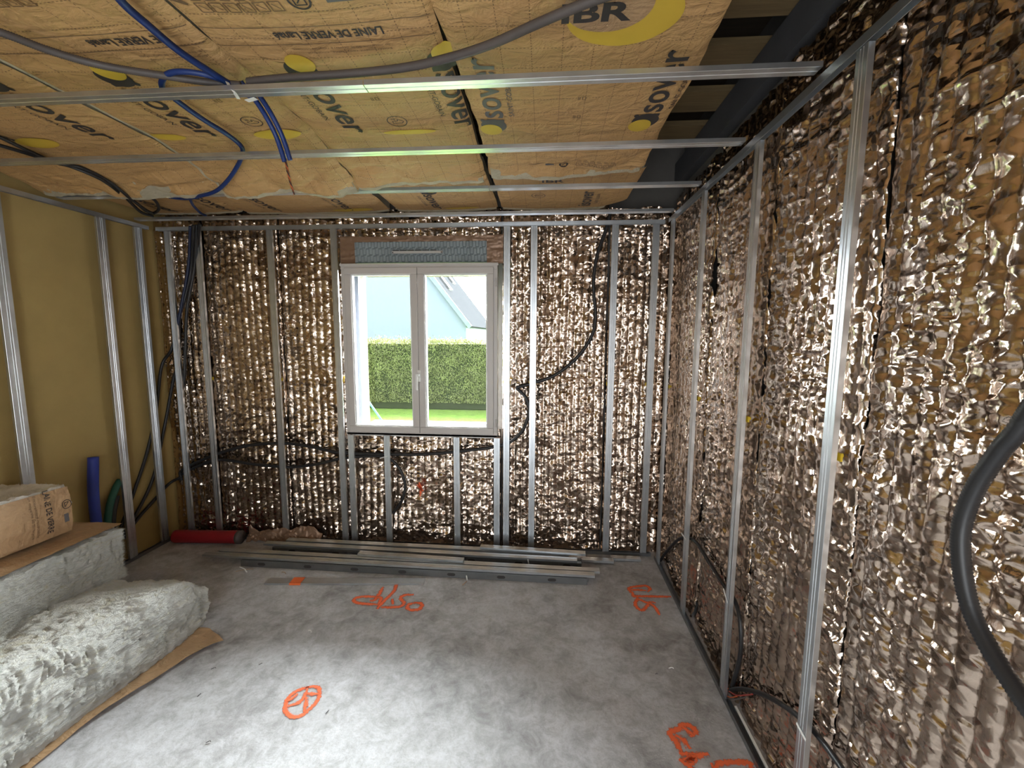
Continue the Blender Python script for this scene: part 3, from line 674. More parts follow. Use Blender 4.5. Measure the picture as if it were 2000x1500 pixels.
conduit('electrical_conduit', 'black conduit curving down from the ceiling at the right of the window wall', [(.455, YC, 2.56), (1183, 450, 1, YC), (1166, 500, 1, YC), (1159, 555, 1, YC), (1163, 615, 1, YC), (1156, 655, 1, YC), (1128, 697, 1, YC), (1085, 732, 1, YC), (1042, 748, 1, YC), (1008, 757, 1, YC-.004)], .0125, BLACKP, group='black conduits on the window wall')
# open wiring box end
conduit('wire_bunch', 'short bare wire ends where two black conduits meet right of the window', [(990, 760, 1, 3.232), (1000, 752, 1, 3.226), (1010, 748, 1, 3.222), (1020, 756, 1, 3.226)], .003, GREYP, 'wire', rib=0)
gl = 'dark conduits in the left corner'
for pts, lb in [([(390, 438, 1, 3.10), (383, 500, 1, 3.236), (368, 560, 1, 3.238), (352, 610, 1, 3.238), (336, 680, 1, 3.236), (316, 715, 0, -3.075), (305, 800, 0, -3.075), (288, 880, 0, -3.078), (262, 960, 0, -3.078), (236, 1030, 0, -3.08)], 'dark conduit in the left corner, leftmost strand sweeping down across the tan wall'),
                ([(378, 440, 1, 3.10), (374, 520, 1, 3.228), (362, 580, 1, 3.224), (350, 625, 1, 3.224), (350, 700, 1, 3.230), (338, 745, 1, 3.232), (322, 830, 0, -3.072), (300, 930, 0, -3.076), (268, 1000, 0, -3.08), (240, 1045, 0, -3.08)], 'dark conduit in the left corner, middle strand of the bundle'),
                ([(384, 439, 1, 3.12), (380, 520, 1, 3.215), (366, 600, 1, 3.214), (362, 680, 1, 3.222), (360, 740, 1, 3.228), (356, 760, 1, 3.232)], 'dark conduit in the left corner, short strand ending beside the corner stud'),
                ([(-3.0, YC, .50), (330, 945, 0, -3.072), (300, 978, 0, -3.076), (270, 1012, 0, -3.079), (242, 1052, 0, -3.08)], 'dark conduit joining the corner bundle low on the tan wall'),
                ([(372, 442, 1, 3.14), (368, 520, 1, 3.222), (354, 600, 1, 3.212), (345, 650, 1, 3.222), (346, 700, 1, 3.238)], 'dark blue conduit strand crossing the corner bundle near the ceiling')]:
    conduit('electrical_conduit', lb, pts, .0115, DARKBLUE if 'blue' in lb else BLACKP, group=gl)
GRW = 'black conduits along the right wall foot'; XC = XR+.036
conduit('electrical_conduit', 'black conduit arching along the foot of the right wall behind two studs', [(1290, 1095, 0, XC), (1300, 1080, 0, XC), (1322, 1056, 0, XC), (1340, 1050, 0, XC), (1360, 1060, 0, XC), (1385, 1098, 0, XC), (1412, 1140, 0, XC), (1437, 1178, 0, XC-.004), (1447, 1230, 0, XC-.008), (1444, 1290, 0, XC-.006), (1430, 1340, 0, XC-.004)], .009, BLACKP, group=GRW)
conduit('electrical_conduit', 'black conduit leaving the open wires toward the camera at the foot of the right wall', [(1425, 1348, 0, XC-.006), (1450, 1346, 0, XC-.006), (1490, 1356, 0, XC-.004), (1530, 1378, 0, XC), (1560, 1400, 0, XC), (1600, 1440, 0, XC), (1660, 1525, 0, XC), (1700, 1600, 0, XC)], .009, BLACKP, group=GRW)
for k, q in enumerate([((1422, 1344), (1416, 1354), (1426, 1362), (1440, 1360)), ((1420, 1342), (1412, 1350), (1418, 1362), (1432, 1366), (1455, 1362)), ((1424, 1350), (1440, 1358), (1470, 1356))]):
    conduit('electric_wire', ['bare looped wire at the conduit ends by the right wall foot, upper', 'bare looped wire at the conduit ends by the right wall foot, outer', 'reddish wire running beside the conduit end at the right wall foot'][k], [(a, b, 0, XC-.016-.004*k) for a, b in q], .0028, [WIRE, GREYP, simple('red_wire', (.3, .03, .02), .5)][k], 'wire', group='bare wire ends at the right wall foot', rib=0, step=.005)
conduit('electrical_conduit', 'thick black conduit hanging in a big curve at the right edge', [(.70, .56, 2.0), (.79, .70, 1.72), (2000, 822, 0, .80), (1955, 878, 0, .80), (1908, 948, 0, .80), (1880, 1020, 0, .80), (1877, 1090, 0, .80), (1893, 1180, 0, .80), (1930, 1262, 0, .80), (2000, 1370, 0, .80), (2080, 1480, 0, .80)], .0145, BLACKP, rib=.06, step=.003, sides=16)
ZC = 2.563
gc = 'conduits lying on the ceiling rails'
conduit('electrical_conduit', 'long grey conduit across the ceiling at the left, above the nearest rail', [(-140, 20, 2, ZC), (0, 63, 2, ZC), (100, 100, 2, ZC), (200, 128, 2, ZC), (320, 148, 2, ZC), (400, 160, 2, ZC), (470, 166, 2, ZC)], .0115, GREYP, group=gc)
conduit('electrical_conduit', 'long grey conduit sweeping up to the right across the ceiling', [(484, 160, 2, ZC), (560, 152, 2, ZC), (680, 144, 2, ZC), (790, 132, 2, ZC), (880, 112, 2, ZC), (960, 86, 2, ZC), (1050, 46, 2, ZC), (1140, 8, 2, ZC), (1230, -24, 2, ZC)], .0125, GREYP, group=gc)
conduit('electrical_conduit', 'bright blue conduit coming in from the top edge toward the cable tie', [(180, -80, 2, ZC), (235, 0, 2, ZC), (290, 50, 2, ZC), (350, 100, 2, ZC), (410, 140, 2, ZC), (455, 168, 2, ZC+.0), (490, 188, 2, 2.566)], .0105, BLUEP, group=gc)
conduit('electrical_conduit', 'dark blue conduit looping left of the cable tie above the nearest rail', [(322, 190, 2, 2.566), (316, 160, 2, 2.566), (335, 142, 2, 2.566), (380, 142, 2, 2.566), (430, 155, 2, 2.566), (480, 180, 2, 2.570)], .009, BLUEP, group=gc)
conduit('electrical_conduit', 'blue conduit running from the nearest rail past the second rail and curling back left', [(320, 175, 2, 2.570), (350, 200, 2, 2.566), (395, 232, 2, 2.560), (440, 260, 2, 2.560), (468, 282, 2, 2.560), (474, 298, 2, 2.562), (465, 322, 2, 2.555), (445, 352, 2, 2.515), (420, 374, 2, 2.495), (385, 384, 2, 2.50), (360, 388, 2, 2.565), (330, 385, 2, 2.58)], .0095, BLUEP, group=gc)
conduit('electrical_conduit', 'thin blue conduit near the far left corner of the ceiling', [(352, 372, 2, 2.585), (368, 385, 2, 2.562), (378, 402, 2, 2.560), (392, 416, 2, 2.562), (402, 421, 2, 2.565)], .008, BLUEP, group=gc)
for k, pts in enumerate([[(-60, 245, 2, ZC), (0, 268, 2, ZC), (50, 292, 2, ZC), (110, 318, 2, ZC), (160, 328, 2, 2.557), (215, 356, 2, 2.530), (255, 388, 2, 2.49), (285, 410, 2, 2.51), (300, 417, 2, 2.56)],
                         [(-60, 270, 2, ZC), (0, 284, 2, ZC), (60, 302, 2, ZC), (100, 315, 2, ZC), (140, 326, 2, 2.557), (200, 352, 2, 2.526), (245, 386, 2, 2.51), (275, 414, 2, 2.51), (298, 422, 2, 2.545)],
                         [(282, 380, 2, 2.575), (303, 392, 2, 2.56), (310, 408, 2, 2.555), (300, 416, 2, 2.55), (285, 412, 2, 2.55), (265, 395, 2, 2.56)]]):
    conduit('electrical_conduit', ['black conduit dropping diagonally to the far left corner, upper strand', 'black conduit dropping diagonally to the far left corner, lower strand', 'small black conduit loop under the last ceiling batt in the left corner'][k], pts, .0085, BLACKP, group=gc)
# hanging bundle with its wires
for k, (dx, lb) in enumerate([(0, 'left'), (.017, 'right')]):
    P = [np.array([-1.085+dx, 1.60, 2.585]), np.array([-1.06+dx, 1.64, 2.54]), np.array([-1.03+dx, 1.70, 2.47])]
    P = [at(470+14*k, 160, 2, 2.585), at(492+14*k, 186, 1, 1.60), at(518+13*k, 225, 1, 1.66), at(540+12*k, 268, 1, 1.70), at(556+11*k, 316-3*k, 1, 1.72)]
    conduit('electrical_conduit', 'blue conduit hanging below the nearest ceiling rail, %s of the cut pair' % lb, P, .0092, BLUEP, group='cut blue conduits hanging from the nearest rail')
e0, e1, e2, e3 = at(557, 310, 1, 1.722), at(562, 335, 1, 1.723), at(568, 360, 1, 1.724), at(575, 380, 1, 1.725)
for k in range(3):
    C = catmull([e0, e1, e2, e3], .003); P = [c+.0035*(1-i/len(C)*.5)*np.array([math.cos(i*.5+k*2.1), math.sin(i*.5+k*2.1), 0]) for i, c in enumerate(C)][::3]
    conduit('electric_wire', ['orange twisted wire hanging out of the cut blue conduits', 'black twisted wire hanging out of the cut blue conduits', 'brown twisted wire hanging out of the cut blue conduits'][k], P, .0022, [WIRE, BLACKP, simple('brown_wire', (.2, .06, .02), .5)][k], 'wire', group='twisted wires of the hanging conduits', rib=0, step=.004, sides=6)
# cable ties
def strap(label, P, w, nrm, group='white cable ties', mat=WHITEP):
    C = catmull(P, .01); T = np.gradient(C, axis=0); T /= np.linalg.norm(T, axis=1)[:, None]; nrm = np.array(nrm, float); S = np.cross(T, nrm); S /= np.linalg.norm(S, axis=1)[:, None]; n = len(C); t = nrm*.0012
    V = np.vstack([C-S*w/2, C+S*w/2, C-S*w/2+t, C+S*w/2+t]); F = []
    for i in range(n-1): F += [(i, i+1, n+i+1, n+i), (2*n+i, 3*n+i, 3*n+i+1, 2*n+i+1), (i, 2*n+i, 2*n+i+1, i+1), (n+i, n+i+1, 3*n+i+1, 3*n+i)]
    F += [(0, n, 3*n, 2*n), (n-1, 3*n-1, 4*n-1, 2*n-1)]
    return obj('cable_tie', V, F, mat, label=label, cat='cable tie', group=group)
strap('white cable tie wrapped round the nearest ceiling rail', [at(444, 160, 2, 2.555), at(450, 172, 2, 2.53), at(458, 180, 2, 2.5135), at(466, 193, 2, 2.5135)], .012, (0, 0, -1))
strap('white plastic tag beside the cable tie at the hanging blue conduits', [at(482, 197, 2, 2.512), at(500, 192, 2, 2.512)], .017, (0, 0, -1))
for (p, q, lb) in [((1331, 1041), (1340, 1054), 'white cable tie on the second stud from the corner of the right wall'), ((1413, 1150), (1421, 1177), 'white cable tie low on the middle stud of the right wall'), ((1556, 1412), (1574, 1446), 'white cable tie low on the nearest stud of the right wall')]:
    strap(lb, [at(*p, 0, XR-.002), at(*q, 0, XR-.002)], .010, (-1, 0, 0))
strap('thin pale cable tie on a short stud under the window', [at(742, 895, 1, YB-.002), at(757, 891, 1, YB-.002)], .006, (0, -1, 0))

# ------------------------------------------------------------------ left side pipes and red tube
def pipe(name, label, P, r, mat, cat, group=None, capmat=None):
    V, F = sweep(P, r, 24, 0, .02)
    return obj(name, V, F, mat, label=label, cat=cat, group=group, smooth=True)
pipe('blue_pipe', 'thick blue pipe standing up behind the glass wool against the tan wall', [(-3.07+.03, 2.58, .0), (-3.045, 2.585, .3), (-3.05, 2.59, .6), at(182, 893, 0, -3.05)], .030, BLUEPIPE, 'pipe')
conduit('green_conduit', 'thick green corrugated conduit leaning on the tan wall behind the glass wool', [(-2.98, 2.60, .0), (-3.03, 2.63, .25), (-3.05, 2.68, .45), (-3.065, 2.75, .57), (-3.075, 2.80, .62)], .022, GREENP, rib=.05, step=.005, sides=16)
conduit('black_conduit', 'thick black conduit rising in the shade behind the glass wool by the tan wall', [(-3.06, 2.66, .0), (-3.065, 2.69, .2), (-3.068, 2.72, .4), (-3.07, 2.76, .52)], .020, BLACKP, rib=.05, step=.005, sides=16)
r = thing('red_tube', 'dark red plastic tube lying on the floor in the left corner', 'tube', (-2.7, 3.1, 0))
V, F = sweep([(-2.97, 3.10, .052), (-2.455, 3.13, .052)], .05, 28, .012, .012); obj('tube_body', V, F, REDP, parent=r, smooth=True)
V, F = sweep([(-2.458, 3.13, .052), (-2.425, 3.132, .052)], .0515, 28, 0, .02); obj('end_cap', V, F, GREYP, parent=r, smooth=True, label='dark grey end cap')

# ------------------------------------------------------------------ pile of metal profiles
def bar(label, pL, pR, z, kind, name='metal_profile', tilt=0, parent_z=None, L=None):
    """pL, pR: floor points (x, y) of the two ends on the camera side; kind 'c' web to the camera, 'f' face up furring"""
    pL = np.array([*pL, 0.]); pR = np.array([*pR, 0.]); d = pR-pL; Ln = np.linalg.norm(d); d /= Ln; n = np.cross(Z, d)   # n points away from the camera
    if kind == 'c':
        hgt, dep, t = .046, .034, .0009
        xs = [0.]; holes = [(.16+.35*k*1.0) for k in range(20) if .16+.35*k < Ln-.08]
        fr = [(0, 0)]
        V, F = profile_mesh([(0, dep), (0, 0), (hgt, 0), (hgt, dep), (hgt-.006, dep)], t, Ln)
        o = placed(name, V, F, STEEL_DARK, pL+Z*(z), (Z, n, d), label=label, cat='metal profile', group='steel profiles piled on the floor')
        for h in holes:                                                  # oblong knock-outs: dark openings with a folded steel lip
            ang = np.linspace(0, 2*math.pi, 20, endpoint=False); ex = .017*np.cos(ang)+.012*np.sign(np.cos(ang)); ez = .011*np.sin(ang)
            for s_, yy, mm, nm in ((1.0, -.0009, INK, 'knockout'),):
                P = np.array([pL+Z*(z+hgt/2+b)+d*(h+a)+n*yy for a, b in zip(ex*s_, ez*s_)]); Q = P+n*.0005
                k = len(P); Fk = [tuple(range(k))[::-1], tuple(range(k, 2*k))]+[(i, (i+1) % k, (i+1) % k+k, i+k) for i in range(k)]
                obj(nm, np.vstack([P, Q]), Fk, mm, parent=o)
    else:
        V, F = profile_mesh(furring_path(.047 if kind == 'f' else .035, .018 if kind == 'f' else .008, (-.006, .006) if kind == 'f' else (0,)), .0009, Ln)
        o = placed(name, V, F, STEEL if kind != 'd' else STEEL_DARK, pL+Z*(z+(.018 if kind == 'f' else .008)), (n, -Z, d), label=label, cat='metal profile', group='steel profiles piled on the floor')
    return o
bar('long perforated steel stud lying at the front edge of the profile pile', (-2.19, 2.800), (.305, 2.772), .002, 'c')
bar('second perforated steel stud nested behind the front one in the pile', (-2.17, 2.842), (.32, 2.815), .002, 'c')
bar('long steel furring lying on the front studs, overhanging far to the left', (-2.50, 2.842), (.36, 2.802), .050, 'f')
bar('long steel furring in the middle of the pile, ends left beyond the stack', (-2.42, 2.905), (.40, 2.858), .050, 'f')
bar('dull steel furring lying flat on the floor under the middle of the pile', (-2.35, 2.935), (.35, 2.905), .002, 'f')
bar('short shiny furring resting on the middle of the pile', (-1.35, 2.915), (-.56, 2.880), .070, 'f')
bar('perforated steel stud at the front of the rear row', (-2.08, 3.000), (.285, 2.965), .002, 'c')
bar('perforated steel stud nested behind the rear row stud', (-2.05, 3.045), (.29, 3.012), .002, 'c')
bar('bright steel furring lying on top of the rear row studs', (-2.16, 3.040), (.255, 2.985), .050, 'f')
bar('long grey furring at the back of the pile near the studs', (-2.02, 3.105), (.20, 3.075), .050, 'f')
bar('flat furring on the floor at the very back of the pile', (-1.95, 3.125), (.33, 3.100), .002, 'f')
bar('short pale furring resting at the right back of the pile', (-.47, 3.085), (.32, 3.050), .071, 'f')
bar('furring end sticking out to the right of the pile', (.30, 3.075), (.53, 3.070), .012, 'f')
bar('thin furring end farthest right beside the right wall corner', (.52, 3.135), (.74, 3.130), .004, 'f')
bar('pale furring offcut under the end sticking out to the right', (.34, 3.118), (.62, 3.118), .0, 'd')
r = bar('single steel strip lying in front of the pile with an orange tape', (-1.87, 2.612), (-.80, 2.700), .001, 's', 'metal_strip')
# wide low strip body
V, F = bx(0, 1.0, 0, .066, 0, .011)
d = np.array([1.07, .090, 0]); d /= np.linalg.norm(d); n = np.cross(Z, d)
W = np.array([-1.87, 2.590, .001])+V[:, :1]*1.075*d+V[:, 1:2]*n+V[:, 2:3]*Z; obj('strip_plate', W, F, STEEL, parent=r)
V, F = bx(.17, .245, -.003, .070, 0, .014); W = np.array([-1.87, 2.590, .001])+V[:, :1]*d+V[:, 1:2]*n+V[:, 2:3]*Z
obj('tape_band', W, F, ORANGEP, parent=r, label='orange tape band')
# strapping bits on the pile
for k, (p, q) in enumerate([((800, 1083), (806, 1092)), ((1031, 1092), (1033, 1103)), ((911, 1124), (913, 1136))]):
    a, b = at(*p, 1, 2.958 if k < 2 else 2.765), at(*q, 1, 2.958 if k < 2 else 2.765)
    strap(['white strap mark on the rear stud of the pile, left', 'white strap mark on the rear stud of the pile, right', 'pale strap on the front stud of the pile'][k], [a, b], .008, (0, -1, 0), 'white straps on the profile pile')
# debris on the floor
DB = [((468, 1108), (482, 1118), WHITEP, .008), ((460, 1117), (495, 1112), KRAFT_BOX, .003), ((550, 1118), (558, 1121), KRAFT_BOX, .004), ((903, 1144), (912, 1136), KRAFT_BOX, .005), ((412, 1308), (422, 1306), INK_GREY, .003), ((385, 1362), (392, 1356), INK_GREY, .004), ((1306, 1306), (1316, 1307), WHITEP, .005), ((636, 1395), (642, 1388), INK_GREY, .003), ((505, 1300), (512, 1297), INK_GREY, .003), ((402, 1452), (412, 1450), INK_GREY, .003), ((602, 1232), (608, 1236), WHITEP, .004), ((1280, 1318), (1284, 1318), INK_GREY, .004)]
DL = ['white plastic scrap on the floor at the left end of the pile', 'thin curled shaving on the floor left of the pile', 'tiny beige crumb on the floor before the front stud', 'small curled shaving on the floor before the pile', 'tiny dark splinter on the floor near the wool batt', 'tiny dark splinter on the floor by the kraft sheet', 'small white chip on the floor by the right wall', 'tiny dark splinter beside the circled paint mark', 'tiny dark splinter left of the circled paint mark', 'tiny dark crumb at the lower left of the floor', 'small white chip in the middle of the floor', 'tiny dark crumb near the right wall floor channel']
for (p, q, mt, w_), lb in zip(DB, DL):
    a, b = at(*p, 2, 0), at(*q, 2, 0); m_ = (a+b)/2+np.array([.004, .004, .006]); V, F = sweep([a+Z*.003, m_, b+Z*.003], w_/2, 6, .2, .006); obj('floor_debris', V, F, mt, label=lb, cat='debris', group='bits of debris on the floor')

# ------------------------------------------------------------------ glass wool stack at the left
def nz(P, s, f, a):
    return a*(vn3(P[..., 0]*f, P[..., 1]*f, P[..., 2]*f, s)-.5)
def fuzz(n, gen, L, seed):
    """short glass fibres sticking out of the wool"""
    rg = np.random.default_rng(seed); V, F = [], []
    for i in range(n):
        p, d = gen(rg); d = d+rg.normal(0, .55, 3); d /= np.linalg.norm(d); s = np.cross(d, rg.normal(0, 1, 3)); s /= np.linalg.norm(s); l = L*(.3+rg.random())
        w_ = .0011; b = len(V); V += [p-s*w_-d*.004, p+s*w_-d*.004, p+d*l+Z*rg.normal(0, .2)*l]; F.append((b, b+1, b+2))
    return np.array(V), F
def wool_block(fn, dims, seed, amp=.034):
    def g(a, b, c):
        P = fn(a, b, c); P = P+np.stack([nz(P*np.array([1, 1, .35]), seed+20, 60, .012), 0*a, nz(P, seed+22, 60, .012)], -1); q = np.stack([nz(P, seed+k, 9, amp)+nz(P, seed+k+4, 26, amp*.5)+nz(P*np.array([1, 1, 3]), seed+k+8, 45, amp*.3) for k in range(3)], -1)
        tooth = np.abs(((P[..., 1]+.02*np.sin(P[..., 2]*30))/.017) % 2-1); tm = np.clip(1-np.abs(c-.78)/.22, 0, 1)*np.clip(vn(P[..., 1]*4, P[..., 2]*5, seed+30)*2-.4, 0, 1)
        q[..., 0] += .011*(tooth-.5)*tm; q[..., 2] += .006*(tooth-.5)*tm
        q[..., 0] += nz(P*np.array([1, 1, 2.2]), seed+33, 95, .010); q[..., 2] += nz(P, seed+34, 95, .008)
        k = np.minimum(1, c*8)[..., None]; q[..., 2] *= np.minimum(1, c*4); return P+q*np.concatenate([k, k, np.ones_like(k)], -1)
    return cube_grid(g, *dims), g
# lower batt: broad bulging slab, its top rises toward the camera
r = thing('wool_batt', 'large white glass wool batt lowest in the stack at the left, on kraft paper', 'insulation batt', (-2.4, 1.4, 0), 'loose glass wool batts')
def low(a, b, c):
    y = .55+(2.20-.55)*b; xr_ = -1.965+.045*np.sin(b*9)*.4-.03*(1-b)+.03*c*(1-c)*4*.9; xr_ = xr_-.05*np.clip((c-.75)/.25, 0, 1)**2
    top = .275+(1-b)*.28*np.clip(a*1.05, 0, 1)**1.4-.015*np.sin(b*14)
    x = -3.02+(xr_+3.02)*a; y = y+.05*(a-1)*np.clip((b-.8)/.2, 0, 1)*2-.02*(2*c-1)**2*np.clip((b-.9)/.1, 0, 1); return np.stack([x, y, .012+c*top], -1)
(V, F), g_low = wool_block(low, (80, 330, 64), 3); 
def gl_(rg):
    if rg.random() < .6: return g_low(np.array(1.), np.array(rg.random()), np.array(rg.random())), np.array([1., 0, 0])
    return g_low(np.array(rg.random()), np.array(1.), np.array(rg.random())), np.array([0, 1., 0])
Vf, Ff = fuzz(9000, gl_, .016, 1); V, F = join((V, F), (Vf, Ff)); obj('wool_slab', V, F, WOOL, parent=r, smooth=True)
# kraft sheet beneath
n1, n2 = 60, 110
a = np.linspace(0, 1, n1)[:, None]*np.ones((1, n2)); b = np.ones((n1, 1))*np.linspace(0, 1, n2)[None]
y = .5+1.65*b; xe = -1.955+.225*np.clip((b-.60)/.40, 0, 1)**1.1+.012*fbm(b*12, b*0, 5, 3); x = -2.9+(xe+2.9)*a; z = .004+.012*ridge(x*7, y*6, 9)*np.clip((a-.7)/.3, 0, 1)+.016*np.clip((a-.88)/.12, 0, 1)*vn(y*5, y*0, 44)
y = y-.10*np.clip((a-.86)/.14, 0, 1)*np.clip((b-.9)/.1, 0, 1)
V = np.stack([x, y, np.maximum(z, .003)], -1).reshape(-1, 3); 
pr_ = txt('isover', -1.83, 2.02, (0, -1), (-1, 0), .16, .045, 1, .01)
Pt, Ft = pr_[0][0], pr_[0][1]; Vt = np.c_[Pt, np.full(len(Pt), .030)]
V2, F2 = V, [tuple(f) for f in gridF(n1, n2)]; obj('kraft_sheet', V2, F2, KRAFT_BOX, parent=r, smooth=True)
# middle batt
r = thing('wool_batt', 'white glass wool batt with brown kraft top, middle layer of the stack at the left', 'insulation batt', (-2.7, 1.4, .3), 'loose glass wool batts')
def mid(a, b, c):
    y = .55+(2.215-.55)*b; x = -3.02+(.575+.03*(1-b)-.03*c*0)*a; z0 = .30-.06*b+.06*(1-b)*3*0; z0 = .262+.03*(1-b)
    z1 = .555+.035*(1-b); return np.stack([x, y-.015*np.sin(c*3), z0+(z1-z0)*c], -1)
(V, F), g_mid = wool_block(mid, (40, 300, 60), 13, .018)
def gm_(rg):
    if rg.random() < .5: return g_mid(np.array(1.), np.array(rg.random()), np.array(rg.random())), np.array([1., 0, 0])
    return g_mid(np.array(.9+.1*rg.random()), np.array(1.), np.array(rg.random())), np.array([.3, 1., 0])
Vf, Ff = fuzz(7000, gm_, .016, 2); V, F = join((V, F), (Vf, Ff)); obj('wool_slab', V, F, WOOL, parent=r, smooth=True)
n1, n2 = 50, 150
a = np.linspace(0, 1, n1)[:, None]*np.ones((1, n2)); b = np.ones((n1, 1))*np.linspace(0, 1, n2)[None]
y = .55+(2.215-.55)*b; x = -3.02+(.575+.03*(1-b)+.006*fbm(y*9, y*0, 3, 3))*a; z = .562+.035*(1-b)+.010+.012*ridge(x*5, y*4+x*3, 21)+.005*fbm(x*18, y*18, 25, 3)
obj('kraft_facing', np.stack([x, y, z], -1).reshape(-1, 3), gridF(n1, n2), KRAFT_PLAIN, parent=r, smooth=True, label='brown kraft paper top')
# top batt: kraft on its long side, wool on top
r = thing('wrapped_batt', 'kraft faced glass wool batt with print, on top of the stack at the left', 'insulation batt', (-2.8, 1.5, .6), 'loose glass wool batts')
def top(a, b, c):
    y = .55+(2.085-.55)*b; x = -3.0+(.385+.015*np.sin(c*math.pi))*a; z0 = .602+.03*(1-b); z1 = .86+.045*np.sin(np.clip(b, 0, 1)*math.pi*.6)*(1-b)-.02*(1-a)
    return np.stack([x, y, z0+(z1-z0)*c], -1)
(V, F), g_top = wool_block(top, (40, 150, 40), 23, .010)
V, F = join((V, F), fuzz(700, lambda rg: (g_top(np.array(rg.random()), np.array(.7+.3*rg.random()), np.array(1.)), np.array([0, .4, 1.])), .010, 5)); obj('wool_slab', V, F, simple('pale_wool', (.66, .62, .56), .95, bscale=30, bstr=.8, bdist=.01), parent=r, smooth=True)
n1, n2 = 160, 50
b = np.linspace(0, 1, n1)[:, None]*np.ones((1, n2)); c = np.ones((n1, 1))*np.linspace(0, 1, n2)[None]
P = top(np.ones_like(b), b*.995, c*.97); P[..., 0] += .014+.006*ridge(b*6, c*7, 31)+.005*fbm(b*20, c*9, 33, 3)
V0 = P.reshape(-1, 3); F0 = [tuple(f) for f in gridF(n1, n2)]
def side_print(bm_or, L, Ht, yy, zz, d, up, m, parts_):
    Vp, Fp = print_bm(bm_or, L, Ht, (yy, zz), d, up, cut=.02)
    bb = (Vp[:, 0]-.55)/(2.085-.55); cc = (Vp[:, 1]-.602)/(.27)
    xx = top(np.ones_like(bb), bb, np.clip(cc, 0, 1))[..., 0]+.0165+.006*ridge(bb*6, cc*7, 31)+.005*fbm(bb*20, cc*9, 33, 3)
    parts_.append((np.c_[xx, Vp], Fp, m))
pp = []
side_print(text_polys('LAINE DE VERRE', .012), .23, .028, 1.955, .865, (0, -1), (1, 0), 1, pp)
side_print(text_polys('Entièrement recyclable'), .22, .016, 1.905, .855, (0, -1), (1, 0), 2, pp)
side_print(text_polys('en moyenne 50 % recyclé'), .22, .016, 1.885, .855, (0, -1), (1, 0), 2, pp)
side_print(ring_faces(0, 0, 1, .14), .046, .05, 2.03, .735, (1, 0), (0, 1), 1, pp)
side_print(strokes([(-1, -1, 1, 1), (-1, -1, -1, 1), (-1, 1, 1, 1)], .3), .022, .026, 2.042, .747, (1, 0), (0, 1), 1, pp)
side_print(strokes([(0, 0, 1, 0)], .3), .022, .045, 2.035, .665, (1, 0), (0, 1), 4, pp)
Vs, Fs, mi, n = [V0], F0, [0]*len(F0), len(V0)
for Vp, Fp, m_ in pp: Vs.append(Vp); Fs = Fs+[tuple(i+n for i in f) for f in Fp]; mi += [m_]*len(Fp); n += len(Vp)
obj('kraft_facing', np.vstack(Vs), Fs, [KRAFT_BOX, INK, INK_FADED, YELLOW, INK_GREY], parent=r, midx=mi, smooth=True, label='light brown printed kraft side')
# crumpled foil offcut by the foot of the studs
n1, n2 = 90, 30
a = np.linspace(0, 1, n1)[:, None]*np.ones((1, n2)); b = np.ones((n1, 1))*np.linspace(0, 1, n2)[None]
x = -2.40+.62*a; y = 3.145+.05*b+.01*fbm(a*9, b*3, 3, 3); z = .004+.085*b*(.6+.8*vn(a*7, b*2, 8))+.02*ridge(a*22, b*6, 12)
obj('foil_offcut', np.stack([x, y, z], -1).reshape(-1, 3), gridF(n1, n2), BROWN_TAPE, label='crumpled brown foil offcut lying between the red tube and the profile pile', cat='foil scrap', smooth=False)

# ------------------------------------------------------------------ orange spray paint marks
def ribbon(P, w, ax=2, val=.0025, nrm=Z):
    C = catmull([at(*p, ax, val) for p in P], .01); T = np.gradient(C, axis=0); T /= np.linalg.norm(T, axis=1)[:, None]; S = np.cross(T, nrm); n = len(C)
    C[0] -= T[0]*w*.3; C[-1] += T[-1]*w*.3
    V = np.vstack([C-S*w/2, C-S*w*.25, C+S*w*.25, C+S*w/2]); F = []
    for k in range(3): F += [(k*n+i, k*n+i+1, (k+1)*n+i+1, (k+1)*n+i) for i in range(n-1)]
    t = np.linspace(0, 1, n); ends = np.minimum(1, np.minimum(t, 1-t)*n/2.5)
    uv = np.vstack([np.c_[t, .5-.5*np.ones(n)], np.c_[t, .5-.25*ends-.5*(1-ends)], np.c_[t, .5+.25*ends+.5*(1-ends)], np.c_[t, np.ones(n)]]); return V, F, uv
def marks(label, lines, w, parent, **kw):
    Vs, Fs, U, n = [], [], [], 0
    for i, L in enumerate(lines):
        V, F, uv = ribbon(L, w, **kw) if 'ax' in kw else ribbon(L, w, val=.0022+.0004*i); Vs.append(V); U.append(uv); Fs += [tuple(q+n for q in f) for f in F]; n += len(V)
    return obj('paint_mark', np.vstack(Vs), Fs, PAINT, parent=parent, label=label, uv=np.vstack(U))
def zm(x0, y0, s, pts): return [(x0+a/s, y0+b/s) for a, b in pts]
A = lambda pts: zm(670, 1130, 2000/180, pts)
marks('orange sprayed scrawl in front of the metal profiles', [A([(700, 560), (400, 540), (270, 510), (240, 450), (350, 400), (560, 390), (720, 400)]), A([(860, 200), (790, 330), (680, 470), (610, 480)]), A([(700, 400), (820, 420), (800, 520), (760, 640)]), A([(1170, 90), (1110, 260), (960, 420), (820, 560), (760, 640)]), A([(1500, 350), (1330, 360), (1250, 430), (1320, 520), (1260, 600), (1080, 620), (860, 620)]), A([(1070, 460), (1080, 540)]), A([(1560, 530), (1430, 560), (1400, 640), (1480, 680), (1640, 670), (1710, 600), (1690, 540), (1560, 520)])], .034, floor)
B = lambda pts: zm(1210, 1130, 2000/110, pts)
